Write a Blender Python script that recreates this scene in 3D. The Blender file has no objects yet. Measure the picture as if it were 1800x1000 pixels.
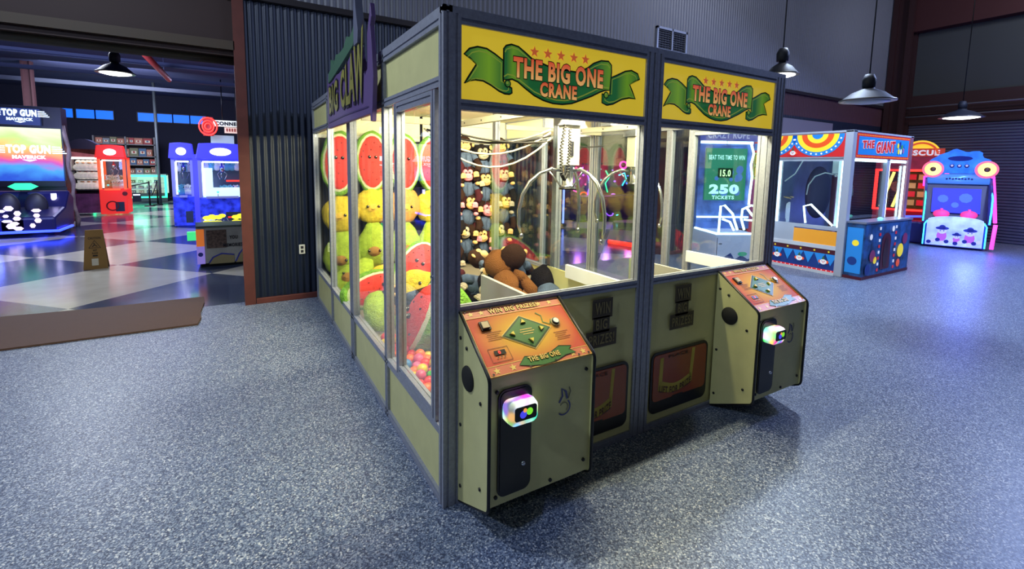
import bpy, bmesh, math, random
from math import sin, cos, pi
from mathutils import Vector, Matrix, noise

random.seed(7)
scene = bpy.context.scene
col = scene.collection
V = Vector

# ------------------------------------------------------------ camera
F, CX, CY = 818.5, 907.4, 381.7
PIT, ROL, YAW = 0.1078, 0.0173, 0.5423
CAM = V((-0.838, -2.061, 1.741))
_fw = V((sin(YAW)*cos(PIT), cos(YAW)*cos(PIT), -sin(PIT)))
_r = V((cos(YAW), -sin(YAW), 0))
_u = _r.cross(_fw)
_r2 = _r*cos(ROL) + _u*sin(ROL)
_u2 = -_r*sin(ROL) + _u*cos(ROL)
cd = bpy.data.cameras.new('camera'); cam = bpy.data.objects.new('camera', cd); col.objects.link(cam)
cam.matrix_world = Matrix(((_r2.x, _u2.x, -_fw.x, CAM.x), (_r2.y, _u2.y, -_fw.y, CAM.y), (_r2.z, _u2.z, -_fw.z, CAM.z), (0, 0, 0, 1)))
cd.sensor_fit = 'HORIZONTAL'; cd.sensor_width = 36; cd.lens = 36*F/1800
cd.shift_x = (900-CX)/1800; cd.shift_y = (CY-500)/1800
cd.clip_start = .05; cd.clip_end = 200
scene.camera = cam
def at(px, py, ax, val):
    """where the sight line through a point of the photograph meets the plane x, y or z = val"""
    d = _fw + _r2*((px-CX)/F) - _u2*((py-CY)/F)
    i = 'xyz'.index(ax)
    return CAM + d*((val-CAM[i])/d[i])

# ------------------------------------------------------------ light and exposure
scene.view_settings.view_transform = 'Standard'; scene.view_settings.look = 'None'
scene.view_settings.gamma = 1; scene.view_settings.exposure = 0.05
scene.view_settings.use_curve_mapping = False
scene.cycles.transparent_max_bounces = 32
scene.cycles.max_bounces = 8
scene.cycles.sample_clamp_indirect = 4
w = bpy.data.worlds.new('world'); scene.world = w; w.use_nodes = True
w.node_tree.nodes['Background'].inputs[0].default_value = (0.30, 0.36, 0.62, 1)
w.node_tree.nodes['Background'].inputs[1].default_value = 0.07

def area(loc, size, power, color=(1, 1, 1), target=None, sy=None, spread=None):
    l = bpy.data.lights.new('lamp_or_fill', 'AREA'); l.energy = power; l.color = color
    l.shape = 'RECTANGLE'; l.size = size; l.size_y = sy or size
    if spread: l.spread = spread
    o = bpy.data.objects.new('lamp_or_fill', l); col.objects.link(o); o.location = loc
    d = (V(target)-V(loc)) if target else V((0, 0, -1))
    o.rotation_euler = d.to_track_quat('-Z', 'Y').to_euler()
    return o
def point(loc, power, color=(1, 1, 1), r=.1):
    l = bpy.data.lights.new('lamp_or_fill', 'POINT'); l.energy = power; l.color = color; l.shadow_soft_size = r
    o = bpy.data.objects.new('lamp_or_fill', l); col.objects.link(o); o.location = loc
    return o
COOL = (.78, .86, 1.0)
# high-bay lamps of the hall, and fills added to brighten walls and a cabinet
area((-2.9, 2.2, 5.2), .45, 150, (.76, .86, 1), (-1.7, .3, 0))
area((-5.2, -1.2, 5.2), .45, 135, (.64, .77, 1), (-3.4, .3, 0))
area((6.6, 1.7, 4.6), .45, 165, (.62, .76, 1), (6.0, -.2, 0))
area((10.5, -.6, 5.2), .5, 430, (.42, .54, 1), (9.0, -1.2, 0))
area((-1.9, -4.2, 4.8), .5, 13, (.9, .93, 1), (-.2, -.6, .3))
area((6.0, .4, 6.6), .8, 130, (.80, .86, 1), (7.5, 4.4, 5.2))  # added fill, brightens the upper corrugated wall
area((13.0, -.5, 6.6), .8, 95, (.80, .86, 1), (16, 1.5, 4.6))  # added fill, brightens the right wall panels
area((8.9, 2.3, 2.36), 1.6, 60, (.85, .95, 1), (8.9, 2.3, 0), sy=.5)  # added fill inside the circus crane, lifts its dark interior
# arcade room behind the doorways
area((-3.5, 9.5, 4.2), 1.0, 200, (.80, .86, 1), (-3.5, 9.5, 0))
area((-3.0, 17, 4.2), 2.0, 200, (.60, .62, 1), (-3.0, 17, 0))
area((5.5, 9.0, 4.2), 1.0, 150, (.74, .66, 1), (5.5, 9, 0))
area((-4.5, 9.5, 2.2), 2.5, 230, (.36, .44, 1), (-4.5, 12.0, 4.8))  # added up-light, brightens the ceiling; no such lamp stands there
area((-4.5, 18, 4.1), 3, 330, (.70, .76, 1), (-4.0, 24, 1.2))  # added fill aimed at the prize shelves and far wall
# tubes inside the four crane cabinets
WARM = (1.0, .88, .58)
for x0 in (.69, 2.07):
    area((x0, .28, 2.30), 1.1, 88, WARM, (x0, 1.3, .4), sy=.06)
    area((x0, 2.35, 2.30), 1.1, 88, WARM, (x0, 3.9, .9), sy=.06)

# ------------------------------------------------------------ materials
def lin(c):
    return tuple(((v/255)/12.92 if v/255 <= .04045 else (((v/255)+.055)/1.055)**2.4) for v in c)
_m = {}
def mat(name, rgb, rough=.5, metal=0., emit=0., ecol=None, spec=.5, var=0., vscale=20, bump=0., bscale=60, alpha=None):
    if name in _m: return _m[name]
    m = bpy.data.materials.new(name); m.use_nodes = True; nt = m.node_tree; b = nt.nodes['Principled BSDF']
    c = lin(rgb); b.inputs['Base Color'].default_value = (*c, 1)
    b.inputs['Roughness'].default_value = rough; b.inputs['Metallic'].default_value = metal
    b.inputs['Specular IOR Level'].default_value = spec
    if emit:
        b.inputs['Emission Color'].default_value = (*(lin(ecol) if ecol else c), 1); b.inputs['Emission Strength'].default_value = emit
    if var or bump:
        tc = nt.nodes.new('ShaderNodeTexCoord'); n = nt.nodes.new('ShaderNodeTexNoise')
        n.inputs['Scale'].default_value = vscale; n.inputs['Detail'].default_value = 4
        nt.links.new(tc.outputs['Object'], n.inputs['Vector'])
        if var:
            cr = nt.nodes.new('ShaderNodeValToRGB')
            cr.color_ramp.elements[0].position = .3; cr.color_ramp.elements[1].position = .7
            cr.color_ramp.elements[0].color = (*[v*(1-var) for v in c], 1); cr.color_ramp.elements[1].color = (*[min(1, v*(1+var)) for v in c], 1)
            nt.links.new(n.outputs['Fac'], cr.inputs['Fac']); nt.links.new(cr.outputs['Color'], b.inputs['Base Color'])
            if emit and not ecol: nt.links.new(cr.outputs['Color'], b.inputs['Emission Color'])
        if bump:
            n2 = nt.nodes.new('ShaderNodeTexNoise'); n2.inputs['Scale'].default_value = bscale; n2.inputs['Detail'].default_value = 3
            nt.links.new(tc.outputs['Object'], n2.inputs['Vector'])
            bp = nt.nodes.new('ShaderNodeBump'); bp.inputs['Strength'].default_value = bump; bp.inputs['Distance'].default_value = .02
            nt.links.new(n2.outputs['Fac'], bp.inputs['Height']); nt.links.new(bp.outputs['Normal'], b.inputs['Normal'])
    _m[name] = m; return m
def glow(name, rgb, s): return mat(name, rgb, emit=s)
def glassmat(name, tint=(235, 240, 238), refl=1.0):
    if name in _m: return _m[name]
    m = bpy.data.materials.new(name); m.use_nodes = True; nt = m.node_tree; nt.nodes.clear()
    o = nt.nodes.new('ShaderNodeOutputMaterial'); mx = nt.nodes.new('ShaderNodeMixShader')
    t = nt.nodes.new('ShaderNodeBsdfTransparent'); t.inputs[0].default_value = (*lin(tint), 1)
    g = nt.nodes.new('ShaderNodeBsdfGlossy'); g.inputs['Roughness'].default_value = .01; g.inputs['Color'].default_value = (refl, refl, refl, 1)
    f = nt.nodes.new('ShaderNodeFresnel'); ge = nt.nodes.new('ShaderNodeNewGeometry'); ma = nt.nodes.new('ShaderNodeMath'); ma.operation = 'MULTIPLY_ADD'
    ma.inputs[1].default_value = 1/1.5-1.5; ma.inputs[2].default_value = 1.5
    nt.links.new(ge.outputs['Backfacing'], ma.inputs[0]); nt.links.new(ma.outputs[0], f.inputs['IOR'])
    nt.links.new(f.outputs[0], mx.inputs[0]); nt.links.new(t.outputs[0], mx.inputs[1]); nt.links.new(g.outputs[0], mx.inputs[2])
    nt.links.new(mx.outputs[0], o.inputs[0]); _m[name] = m; return m
GLASS = glassmat('clear_glass', (246, 249, 247))
ALU = mat('brushed_aluminium', (148, 152, 166), .45, .35, var=.12, vscale=60)
CREAM = mat('cream_laminate', (204, 200, 140), .5, var=.05, vscale=8)
CREAMIN = mat('cream_lining', (214, 208, 178), .6)
BLACK = mat('black_plastic', (14, 14, 17), .35)
RUB = mat('black_edging', (10, 10, 12), .45)
DARK = mat('dark_panel', (28, 28, 36), .5)
WHITE = mat('white_paint', (225, 228, 232), .45)
STEEL = mat('chrome_steel', (200, 204, 210), .18, .95)
SCREW = mat('screw_steel', (90, 88, 84), .35, .8)

# ------------------------------------------------------------ mesh builder
def wm(o):
    M = o.matrix_basis.copy()
    while o.parent: o = o.parent; M = o.matrix_basis @ M
    return M
class MB:
    def __init__(s): s.bm = bmesh.new(); s.mats = []
    def mi(s, m):
        if m not in s.mats: s.mats.append(m)
        return s.mats.index(m)
    def face(s, pts, m, smooth=False):
        vs = [s.bm.verts.new(p) for p in pts]
        try: f = s.bm.faces.new(vs)
        except ValueError: return None
        f.material_index = s.mi(m); f.smooth = smooth; return f
    def grid(s, rows, m, smooth=True, wrapu=False, wrapv=False):
        vv = [[s.bm.verts.new(p) for p in r] for r in rows]; k = s.mi(m); nr = len(rows); nc = len(rows[0])
        for i in range(nr if wrapv else nr-1):
            for j in range(nc if wrapu else nc-1):
                f = s.bm.faces.new((vv[i][j], vv[i][(j+1) % nc], vv[(i+1) % nr][(j+1) % nc], vv[(i+1) % nr][j])); f.material_index = k; f.smooth = smooth
        return vv
    def box(s, a, b, m, M=None):
        x0, y0, z0 = a; x1, y1, z1 = b
        c = [V((x, y, z)) for z in (z0, z1) for y in (y0, y1) for x in (x0, x1)]
        if M: c = [M @ p for p in c]
        v = [s.bm.verts.new(p) for p in c]; k = s.mi(m)
        for q in ((0, 2, 3, 1), (4, 5, 7, 6), (0, 1, 5, 4), (2, 6, 7, 3), (0, 4, 6, 2), (1, 3, 7, 5)):
            f = s.bm.faces.new([v[i] for i in q]); f.material_index = k
        return s
    def prism(s, pts, vec, m, smooth=False):
        vec = V(vec); a = [s.bm.verts.new(V(p)) for p in pts]; b = [s.bm.verts.new(V(p)+vec) for p in pts]; k = s.mi(m); n = len(pts)
        fs = [s.bm.faces.new(a[::-1]), s.bm.faces.new(b)]
        for i in range(n): fs.append(s.bm.faces.new((a[i], a[(i+1) % n], b[(i+1) % n], b[i])))
        for f in fs: f.material_index = k
        for f in fs[2:]: f.smooth = smooth
        return s
    def tube(s, pts, r, m, n=8, closed=False):
        pts = [V(p) for p in pts]; N = len(pts); rows = []
        rr = r if isinstance(r, (list, tuple)) else [r]*N
        up = None
        for i, p in enumerate(pts):
            if closed: t = pts[(i+1) % N]-pts[i-1]
            else: t = pts[min(i+1, N-1)]-pts[max(i-1, 0)]
            t.normalize()
            if up is None: up = V((0, 0, 1)) if abs(t.z) < .9 else V((1, 0, 0))
            a = t.cross(up); a = a.normalized() if a.length > 1e-5 else t.orthogonal().normalized()
            b = a.cross(t); up = b
            rows.append([p + a*(rr[i]*cos(2*pi*k/n)) + b*(rr[i]*sin(2*pi*k/n)) for k in range(n)])
        vv = s.grid(rows, m, True, wrapu=True, wrapv=closed)
        if not closed:
            for q in (vv[0][::-1], vv[-1]):
                f = s.bm.faces.new(q); f.material_index = s.mi(m)
        return s
    def lathe(s, c, prof, m, n=24, M=None, ax='z'):
        c = V(c); rows = []
        for r, z in prof:
            row = []
            for k in range(n):
                q = V((r*cos(2*pi*k/n), r*sin(2*pi*k/n), z))
                if ax == 'y': q = V((q.x, q.z, q.y))
                if ax == 'x': q = V((q.z, q.x, q.y))
                if M: q = M @ q
                row.append(c+q)
            rows.append(row)
        vv = s.grid(rows, m, True, wrapu=True)
        for q, rz in ((vv[0][::-1], prof[0]), (vv[-1], prof[-1])):
            if rz[0] > 1e-4:
                f = s.bm.faces.new(q); f.material_index = s.mi(m)
        return s
    def ball(s, c, r, m, n=16, k=10, M=None, fuzz=0., fs=8., fn=None):
        c = V(c); r = V((r, r, r)) if isinstance(r, (int, float)) else V(r); rows = []
        for i in range(k+1):
            ph = pi*i/k; row = []
            for j in range(n):
                th = 2*pi*j/n
                q = V((sin(ph)*cos(th), sin(ph)*sin(th), -cos(ph)))
                if fn: q = fn(q)
                q = V((q.x*r.x, q.y*r.y, q.z*r.z))
                if fuzz: q = q*(1+fuzz*noise.noise(q*fs+c*3))
                if M: q = M @ q
                row.append(c+q)
            rows.append(row)
        s.grid(rows, m, True, wrapu=True); return s
    def text(s, txt, P, u0, v0, w, h, m, lay=1, bold=.0, outline=None, ow=.05, fn=None, ext=0):
        """lettering fitted to the box (u0,v0,w,h) of the plane P"""
        def geo(off):
            c = bpy.data.curves.new('lettering', 'FONT'); c.body = txt; c.size = 1; c.offset = off; c.resolution_u = 3
            c.space_character = 1.14; c.align_x = 'CENTER'
            o = bpy.data.objects.new('lettering', c); me = o.to_mesh()
            vs = [v.co.copy() for v in me.vertices]; fs = [tuple(p.vertices) for p in me.polygons]
            o.to_mesh_clear(); bpy.data.objects.remove(o); bpy.data.curves.remove(c); return vs, fs
        vs, fs = geo(bold)
        if not vs: return s
        x0 = min(v.x for v in vs); x1 = max(v.x for v in vs); y0 = min(v.y for v in vs); y1 = max(v.y for v in vs)
        def put(vs, fs, mm, l):
            out = []
            for v in vs:
                a = (v.x-x0)/max(1e-6, x1-x0); b = (v.y-y0)/max(1e-6, y1-y0)
                u, vv = u0+a*w, v0+b*h
                if fn: u, vv = fn(u, vv, a, b)
                out.append(s.bm.verts.new(P.p(u, vv, l)))
            k = s.mi(mm)
            for f in fs:
                try: ff = s.bm.faces.new([out[i] for i in f])
                except ValueError: continue
                ff.material_index = k
        if outline:
            ov, of = geo(bold+ow); put(ov, of, outline, lay)
        put(vs, fs, m, lay+1)
        return s
    def build(s, name, parent=None, bevel=0., loc=None, fix=True, local=False):
        if parent is not None and not local: s.bm.transform(wm(parent).inverted())
        if fix: bmesh.ops.recalc_face_normals(s.bm, faces=s.bm.faces)
        me = bpy.data.meshes.new(name); s.bm.to_mesh(me); s.bm.free()
        for m in s.mats: me.materials.append(m)
        o = bpy.data.objects.new(name, me); col.objects.link(o)
        if parent: o.parent = parent
        if loc is not None: o.location = loc
        if bevel:
            b = o.modifiers.new('bevel', 'BEVEL'); b.width = bevel; b.segments = 2; b.limit_method = 'ANGLE'; b.angle_limit = .7
        return o
class Plane:
    def __init__(s, o, u, v, step=.0012): s.o = V(o); s.u = V(u).normalized(); s.v = V(v).normalized(); s.n = s.u.cross(s.v); s.step = step
    def p(s, u, v, l=0): return s.o+s.u*u+s.v*v+s.n*(l*s.step)
def art(mb, P, pts, m, lay=1): mb.face([P.p(u, v, lay) for u, v in pts], m)
def rect(mb, P, u0, v0, u1, v1, m, lay=1): art(mb, P, [(u0, v0), (u1, v0), (u1, v1), (u0, v1)], m, lay)
def disc(mb, P, u, v, r, m, lay=1, ry=None, n=20, a0=0, a1=2*pi):
    ry = ry or r
    pts = [(u+r*cos(a0+(a1-a0)*k/n), v+ry*sin(a0+(a1-a0)*k/n)) for k in range(n+(abs(a1-a0) < 6.2))]
    art(mb, P, pts, m, lay)
def star(mb, P, u, v, r, m, lay=1):
    art(mb, P, [(u+(r if k % 2 == 0 else r*.42)*sin(pi*k/5), v+(r if k % 2 == 0 else r*.42)*cos(pi*k/5)) for k in range(10)], m, lay)
def stroke(mb, P, pts, wd, m, lay=1, closed=False):
    N = len(pts); L = []
    for i in range(N):
        if closed: a, b = pts[i-1], pts[(i+1) % N]
        else: a, b = pts[max(0, i-1)], pts[min(N-1, i+1)]
        dx, dy = b[0]-a[0], b[1]-a[1]; l = math.hypot(dx, dy) or 1
        L.append((pts[i], (-dy/l*wd/2, dx/l*wd/2)))
    rng = range(N if closed else N-1)
    for i in rng:
        (p, n), (q, o) = L[i], L[(i+1) % N]
        art(mb, P, [(p[0]-n[0], p[1]-n[1]), (q[0]-o[0], q[1]-o[1]), (q[0]+o[0], q[1]+o[1]), (p[0]+n[0], p[1]+n[1])], m, lay)
def arc(mb, P, u, v, r0, r1, a0, a1, m, lay=1, n=24, sy=1.):
    for k in range(n):
        a, b = a0+(a1-a0)*k/n, a0+(a1-a0)*(k+1)/n
        art(mb, P, [(u+r0*cos(a), v+r0*sin(a)*sy), (u+r1*cos(a), v+r1*sin(a)*sy), (u+r1*cos(b), v+r1*sin(b)*sy), (u+r0*cos(b), v+r0*sin(b)*sy)], m, lay)

def tag(o, label=None, cat=None, group=None, kind=None):
    if label: o['label'] = label
    if cat: o['category'] = cat
    if group: o['group'] = group
    if kind: o['kind'] = kind
    return o
def thing(name, label, cat, loc=(0, 0, 0), rz=0, group=None):
    o = bpy.data.objects.new(name, None); col.objects.link(o); o.location = loc; o.rotation_euler = (0, 0, rz); o.empty_display_size = .1
    return tag(o, label, cat, group)
def struct(mb, name, **k): return tag(mb.build(name, **k), kind='structure')
def copy_tree(o, parent=None):
    c = o.copy(); col.objects.link(c); c.parent = parent
    for ch in list(o.children): copy_tree(ch, c)
    return c

def rail(mb, a, b, U, W, m=None, gu=None, gw=None, g=.007, gd=.006):
    """aluminium extrusion from a to b with section vectors U and W and grooves in its faces"""
    a, b, U, W = V(a), V(b), V(U), V(W); lu, lw = U.length, W.length
    gu = gu if gu is not None else max(1, round(lu/.045)); gw = gw if gw is not None else max(1, round(lw/.045))
    eu, ew = U.normalized(), W.normalized(); pts = []
    def side(p0, d, inn, L, n):
        pts.append(p0)
        for k in range(n):
            c = L*(k+.5)/n
            pts.extend([p0+d*(c-g), p0+d*(c-g)+inn*gd, p0+d*(c+g)+inn*gd, p0+d*(c+g)])
    side(a, eu, ew, lu, gu); side(a+U, ew, -eu, lw, gw); side(a+U+W, -eu, -ew, lu, gu); side(a+W, -ew, eu, lw, gw)
    mb.prism(pts, b-a, m or ALU)

# ============================================================ SETTING
def floor_mat():
    m = bpy.data.materials.new('speckled_epoxy'); m.use_nodes = True; nt = m.node_tree; b = nt.nodes['Principled BSDF']
    tc = nt.nodes.new('ShaderNodeTexCoord')
    vo = nt.nodes.new('ShaderNodeTexVoronoi'); vo.inputs['Scale'].default_value = 150
    nt.links.new(tc.outputs['Object'], vo.inputs['Vector'])
    sep = nt.nodes.new('ShaderNodeSeparateColor'); nt.links.new(vo.outputs['Color'], sep.inputs[0])
    cr = nt.nodes.new('ShaderNodeValToRGB'); cr.color_ramp.interpolation = 'CONSTANT'
    els = [(0, (58, 70, 96)), (.2, (92, 106, 134)), (.45, (124, 138, 162)), (.66, (156, 166, 184)), (.84, (74, 86, 116)), (.93, (208, 212, 216))]
    cr.color_ramp.elements[0].color = (*lin(els[0][1]), 1); cr.color_ramp.elements[1].position = els[1][0]; cr.color_ramp.elements[1].color = (*lin(els[1][1]), 1)
    for p_, c_ in els[2:]:
        e = cr.color_ramp.elements.new(p_); e.color = (*lin(c_), 1)
    nt.links.new(sep.outputs[0], cr.inputs['Fac'])
    n = nt.nodes.new('ShaderNodeTexNoise'); n.inputs['Scale'].default_value = .8; n.inputs['Detail'].default_value = 3
    nt.links.new(tc.outputs['Object'], n.inputs['Vector'])
    mx = nt.nodes.new('ShaderNodeMix'); mx.data_type = 'RGBA'; mx.blend_type = 'MULTIPLY'; mx.inputs[0].default_value = .25
    nt.links.new(cr.outputs['Color'], mx.inputs[6]); nt.links.new(n.outputs['Fac'], mx.inputs[7]); nt.links.new(mx.outputs[2], b.inputs['Base Color'])
    bp = nt.nodes.new('ShaderNodeBump'); bp.inputs['Strength'].default_value = .35; bp.inputs['Distance'].default_value = .004
    nt.links.new(sep.outputs[1], bp.inputs['Height']); nt.links.new(bp.outputs['Normal'], b.inputs['Normal'])
    b.inputs['Roughness'].default_value = .40; b.inputs['Specular IOR Level'].default_value = .45
    return m
def checker_mat():
    m = bpy.data.materials.new('checker_tiles'); m.use_nodes = True; nt = m.node_tree; b = nt.nodes['Principled BSDF']
    tc = nt.nodes.new('ShaderNodeTexCoord'); mp = nt.nodes.new('ShaderNodeMapping')
    mp.inputs['Rotation'].default_value = (0, 0, pi/4); mp.inputs['Location'].default_value = (-.3, .1, 0)
    ck = nt.nodes.new('ShaderNodeTexChecker'); ck.inputs['Scale'].default_value = .52
    ck.inputs['Color1'].default_value = (*lin((196, 192, 180)), 1); ck.inputs['Color2'].default_value = (*lin((62, 72, 98)), 1)
    n = nt.nodes.new('ShaderNodeTexNoise'); n.inputs['Scale'].default_value = 3; n.inputs['Detail'].default_value = 5
    mx = nt.nodes.new('ShaderNodeMix'); mx.data_type = 'RGBA'; mx.blend_type = 'MULTIPLY'; mx.inputs[0].default_value = .3
    nt.links.new(tc.outputs['Object'], mp.inputs[0]); nt.links.new(mp.outputs[0], ck.inputs[0]); nt.links.new(tc.outputs['Object'], n.inputs[0])
    nt.links.new(ck.outputs[0], mx.inputs[6]); nt.links.new(n.outputs[0], mx.inputs[7]); nt.links.new(mx.outputs[2], b.inputs['Base Color'])
    b.inputs['Roughness'].default_value = .16
    bp = nt.nodes.new('ShaderNodeBump'); bp.inputs['Strength'].default_value = .08; bp.inputs['Distance'].default_value = .02
    nt.links.new(n.outputs[0], bp.inputs['Height']); nt.links.new(bp.outputs['Normal'], b.inputs['Normal'])
    return m
WY = 4.42
b_ = MB(); b_.box((-8, -8, -.1), (16.2, WY+.12, 0), floor_mat()); struct(b_, 'floor')
b_ = MB(); b_.box((-14, WY+.12, -.1), (16.2, 27, .0), checker_mat()); struct(b_, 'floor')

NAVY = mat('navy_corrugated_steel', (27, 36, 56), .45, .3)
GREYC = mat('grey_corrugated_steel', (112, 114, 126), .55, .2)
BROWN = mat('oxide_red_steel', (92, 44, 38), .55, var=.15, vscale=6)
DRED = mat('dark_red_steel', (50, 20, 24), .65)
def corrugated(mb, x0, x1, z0, z1, y, m, pitch=.076, amp=.011):
    n = int((x1-x0)/pitch*6); rows = []
    for z in (z0, z1):
        rows.append([V((x0+(x1-x0)*k/n, y-amp*(1+cos(2*pi*(x0+(x1-x0)*k/n)/pitch)), z)) for k in range(n+1)])
    mb.grid(rows, m)
    mb.box((x0, y, z0), (x1, y+.1, z1), m)
ZT, ZH = 3.67, 2.96
b_ = MB()
corrugated(b_, -.70, 3.75, .06, ZT, WY, NAVY); corrugated(b_, 6.6, 16.0, .06, 3.10, WY, NAVY)
corrugated(b_, 3.75, 6.6, ZH, ZT, WY, NAVY); corrugated(b_, 6.6, 16.0, 3.10, ZT, WY, mat('dark_red_corrugated', (72, 38, 48), .65))
struct(b_, 'wall_back')
b_ = MB(); corrugated(b_, -.9, 16.0, ZT, 7.6, WY-.02, GREYC); struct(b_, 'wall_back_upper')
b_ = MB(); b_.box((-.9, WY-.07, ZT-.05), (16, WY-.0, ZT+.02), mat('dark_trim', (40, 36, 42), .5)); struct(b_, 'trim_1')
b_ = MB(); b_.box((-8, WY, ZH), (-.70, WY+.3, 7.6), mat('dark_brown_steel', (46, 27, 26), .65)); struct(b_, 'wall_back_side')
b_ = MB(); b_.box((-8, WY-.05, 3.02), (-.79, WY, 3.12), mat('beige_channel', (66, 54, 42), .6)); struct(b_, 'trim_2')
b_ = MB(); b_.tube([(-8, WY+.14, ZH-.02), (-.8, WY+.14, ZH-.02)], .06, mat('shutter_roll', (46, 44, 40), .6)); struct(b_, 'trim_3')
b_ = MB(); rail(b_, (-.80, WY-.05, 0), (-.80, WY-.05, 7.4), (.115, 0, 0), (0, .36, 0), BROWN, 0, 1); struct(b_, 'trim_4')
b_ = MB(); b_.box((-.68, WY-.05, 0), (3.75, WY-.015, .07), BROWN); b_.box((6.6, WY-.05, 0), (15.9, WY-.015, .07), BROWN); struct(b_, 'baseboard_back', bevel=.006)
b_ = MB(); b_.box((3.70, WY-.05, 0), (3.80, WY+.3, ZH), BROWN); b_.box((6.55, WY-.05, 0), (6.65, WY+.3, ZH), BROWN); struct(b_, 'trim_5')
# right wall: roll shutter below, dull panels above, dark red steel frame
RX = 16.0
b_ = MB(); SH = mat('shutter_slats', (86, 90, 116), .45, .3); rows = []
for k in range(0, 121):
    z = 3.12*k/120; rows.append([V((RX-.03*(abs(sin(pi*k/3))), 4.4, z)), V((RX-.03*(abs(sin(pi*k/3))), -8, z))])
b_.grid(rows, SH, smooth=False); b_.box((RX, -8, 0), (RX+.15, 4.4, 3.12), SH); struct(b_, 'wall_right')
b_ = MB(); b_.box((RX-.05, -8, 3.12), (RX+.15, 4.4, 3.95), DRED); b_.box((RX-.12, -8, 3.4), (RX-.05, 4.4, 3.52), DRED); struct(b_, 'trim_6')
b_ = MB(); b_.box((RX, -8, 3.95), (RX+.15, 4.4, 5.7), mat('grey_wall_panel', (58, 61, 64), .7)); struct(b_, 'wall_right_upper')
b_ = MB(); b_.box((RX-.3, -8, 5.7), (RX+.15, 4.4, 7.6), mat('dark_red_beam', (62, 22, 26), .65)); struct(b_, 'trim_7')
b_ = MB(); rail(b_, (15.55, 3.85, 0), (15.55, 3.85, 7.6), (.45, 0, 0), (0, .5, 0), DRED, 1, 1, .12, .1); struct(b_, 'trim_8')
b_ = MB()
for z_ in (3.34, 3.60): b_.tube([(RX-.25, 3.9, z_), (RX-.25, -8, z_)], .022, ALU, 6)
struct(b_, 'trim_9')
b_ = MB(); b_.box((-14, -8, 7.6), (16.2, WY+.3, 7.8), mat('hall_ceiling_deck', (38, 26, 30), .8)); struct(b_, 'ceiling')
b_ = MB(); b_.box((-14, -8.2, 0), (16.2, -8, 7.8), mat('hall_far_wall', (60, 62, 74), .7)); struct(b_, 'wall_front')
b_ = MB(); b_.box((-8.2, -8, 0), (-8, WY+.1, 7.8), mat('hall_far_wall', (60, 62, 74), .7)); struct(b_, 'wall_left')
# arcade room shell
RW = mat('arcade_room_wall', (30, 32, 54), .8)
b_ = MB(); b_.box((-14, 26, 0), (16.2, 26.2, 4.9), RW); struct(b_, 'wall_far')
b_ = MB(); b_.box((-14.2, WY+.3, 0), (-14, 26, 4.9), RW); struct(b_, 'wall_far_left')
b_ = MB(); b_.box((-14, WY+.3, 4.8), (16.2, 26, 4.95), mat('arcade_room_deck', (56, 62, 96), .8)); struct(b_, 'ceiling')
PUR = mat('purlin_paint', (92, 98, 116), .6)
for y_, z_, h_ in ((4.95, 3.16, .07), (7.6, 4.35, .10), (9.6, 4.35, .10), (11.8, 4.3, .12), (14.2, 4.3, .12), (17, 4.3, .12), (20, 4.3, .14)):
    b_ = MB(); b_.box((-14, y_, z_), (8, y_+.06, z_+h_), PUR if y_ > 5 else WHITE); b_.box((-14, y_-.05, z_), (8, y_+.11, z_+.015), PUR if y_ > 5 else WHITE); tag(b_.build('ceiling_beam'), kind='structure')
for (x_, y0_, y1_, z_) in ((-4.1, 5.0, 9.5, 4.0), (-2.4, 5.0, 8.0, 3.9), (-5.6, 5.0, 9.0, 4.0), (-1.0, 5.0, 7.0, 3.75)):
    b_ = MB(); b_.box((x_, y0_, z_), (x_+.08, y1_, z_+.1), PUR); tag(b_.build('ceiling_joist'), kind='structure')
def doorway_post(px, y, name='support_column'):
    p = at(px, 300, 'y', y); b = MB(); rail(b, (p.x-.13, y-.1, 0), (p.x-.13, y-.1, 4.8), (.26, 0, 0), (0, .2, 0), mat('brown_column', (70, 40, 42), .6), 1, 0, .08, .05); tag(b.build(name), kind='structure')
doorway_post(64, 19)
for px_ in ((95, 128), (134, 166), (168, 199), (242, 273), (276, 302), (304, 332), (334, 361)):
    a_ = at(px_[0], 200, 'y', 25.9); c_ = at(px_[1], 200, 'y', 25.9); n_ = 'window_%d' % (1+len([o for o in bpy.data.objects if o.name.startswith('window_')]))
    b_ = MB(); b_.box((a_.x, 25.92, 3.56), (c_.x, 25.98, 3.94), glow('window_blue_glow', (20, 105, 240), 1.1)); o_ = struct(b_, n_)
    b_ = MB()
    for q in (((a_.x-.04, 25.88, 3.52), (c_.x+.04, 25.99, 3.56)), ((a_.x-.04, 25.88, 3.94), (c_.x+.04, 25.99, 3.98)), ((a_.x-.04, 25.88, 3.56), (a_.x, 25.99, 3.94)), ((c_.x, 25.88, 3.56), (c_.x+.04, 25.99, 3.94))): b_.box(*q, DARK)
    b_.build('sash', parent=o_)
# pale panel by the far corner of the hall
p0, p1 = at(1374, 234, 'y', WY-.06), at(1462, 242, 'y', WY-.06)
b_ = MB(); b_.box((p0.x, WY-.06, p1.z), (p1.x, WY-.03, 3.02), mat('pale_panel', (128, 124, 132), .6)); struct(b_, 'trim_10')

# brown mat in the doorway
b_ = MB(); MM = mat('brown_mat', (86, 60, 43), .75, var=.06, vscale=30, bump=.2, bscale=300)
edge = [(-4.6, 3.82), (-1.25, 3.81)] + [(-1.24+.01*sin(k*2.1), 3.81+k*(1.17/5)) for k in range(1, 6)] + [(-1.24-k*.3, 4.98+.035*noise.noise(V((k*.9, 0, 3)))+(.05 if k > 4 else 0)) for k in range(1, 12)]
b_.prism([(x, y, .001) for x, y in edge], (0, 0, .018), MM)
tag(b_.build('floor_mat'), 'flat brown mat lying across the left doorway', 'mat')

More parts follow.
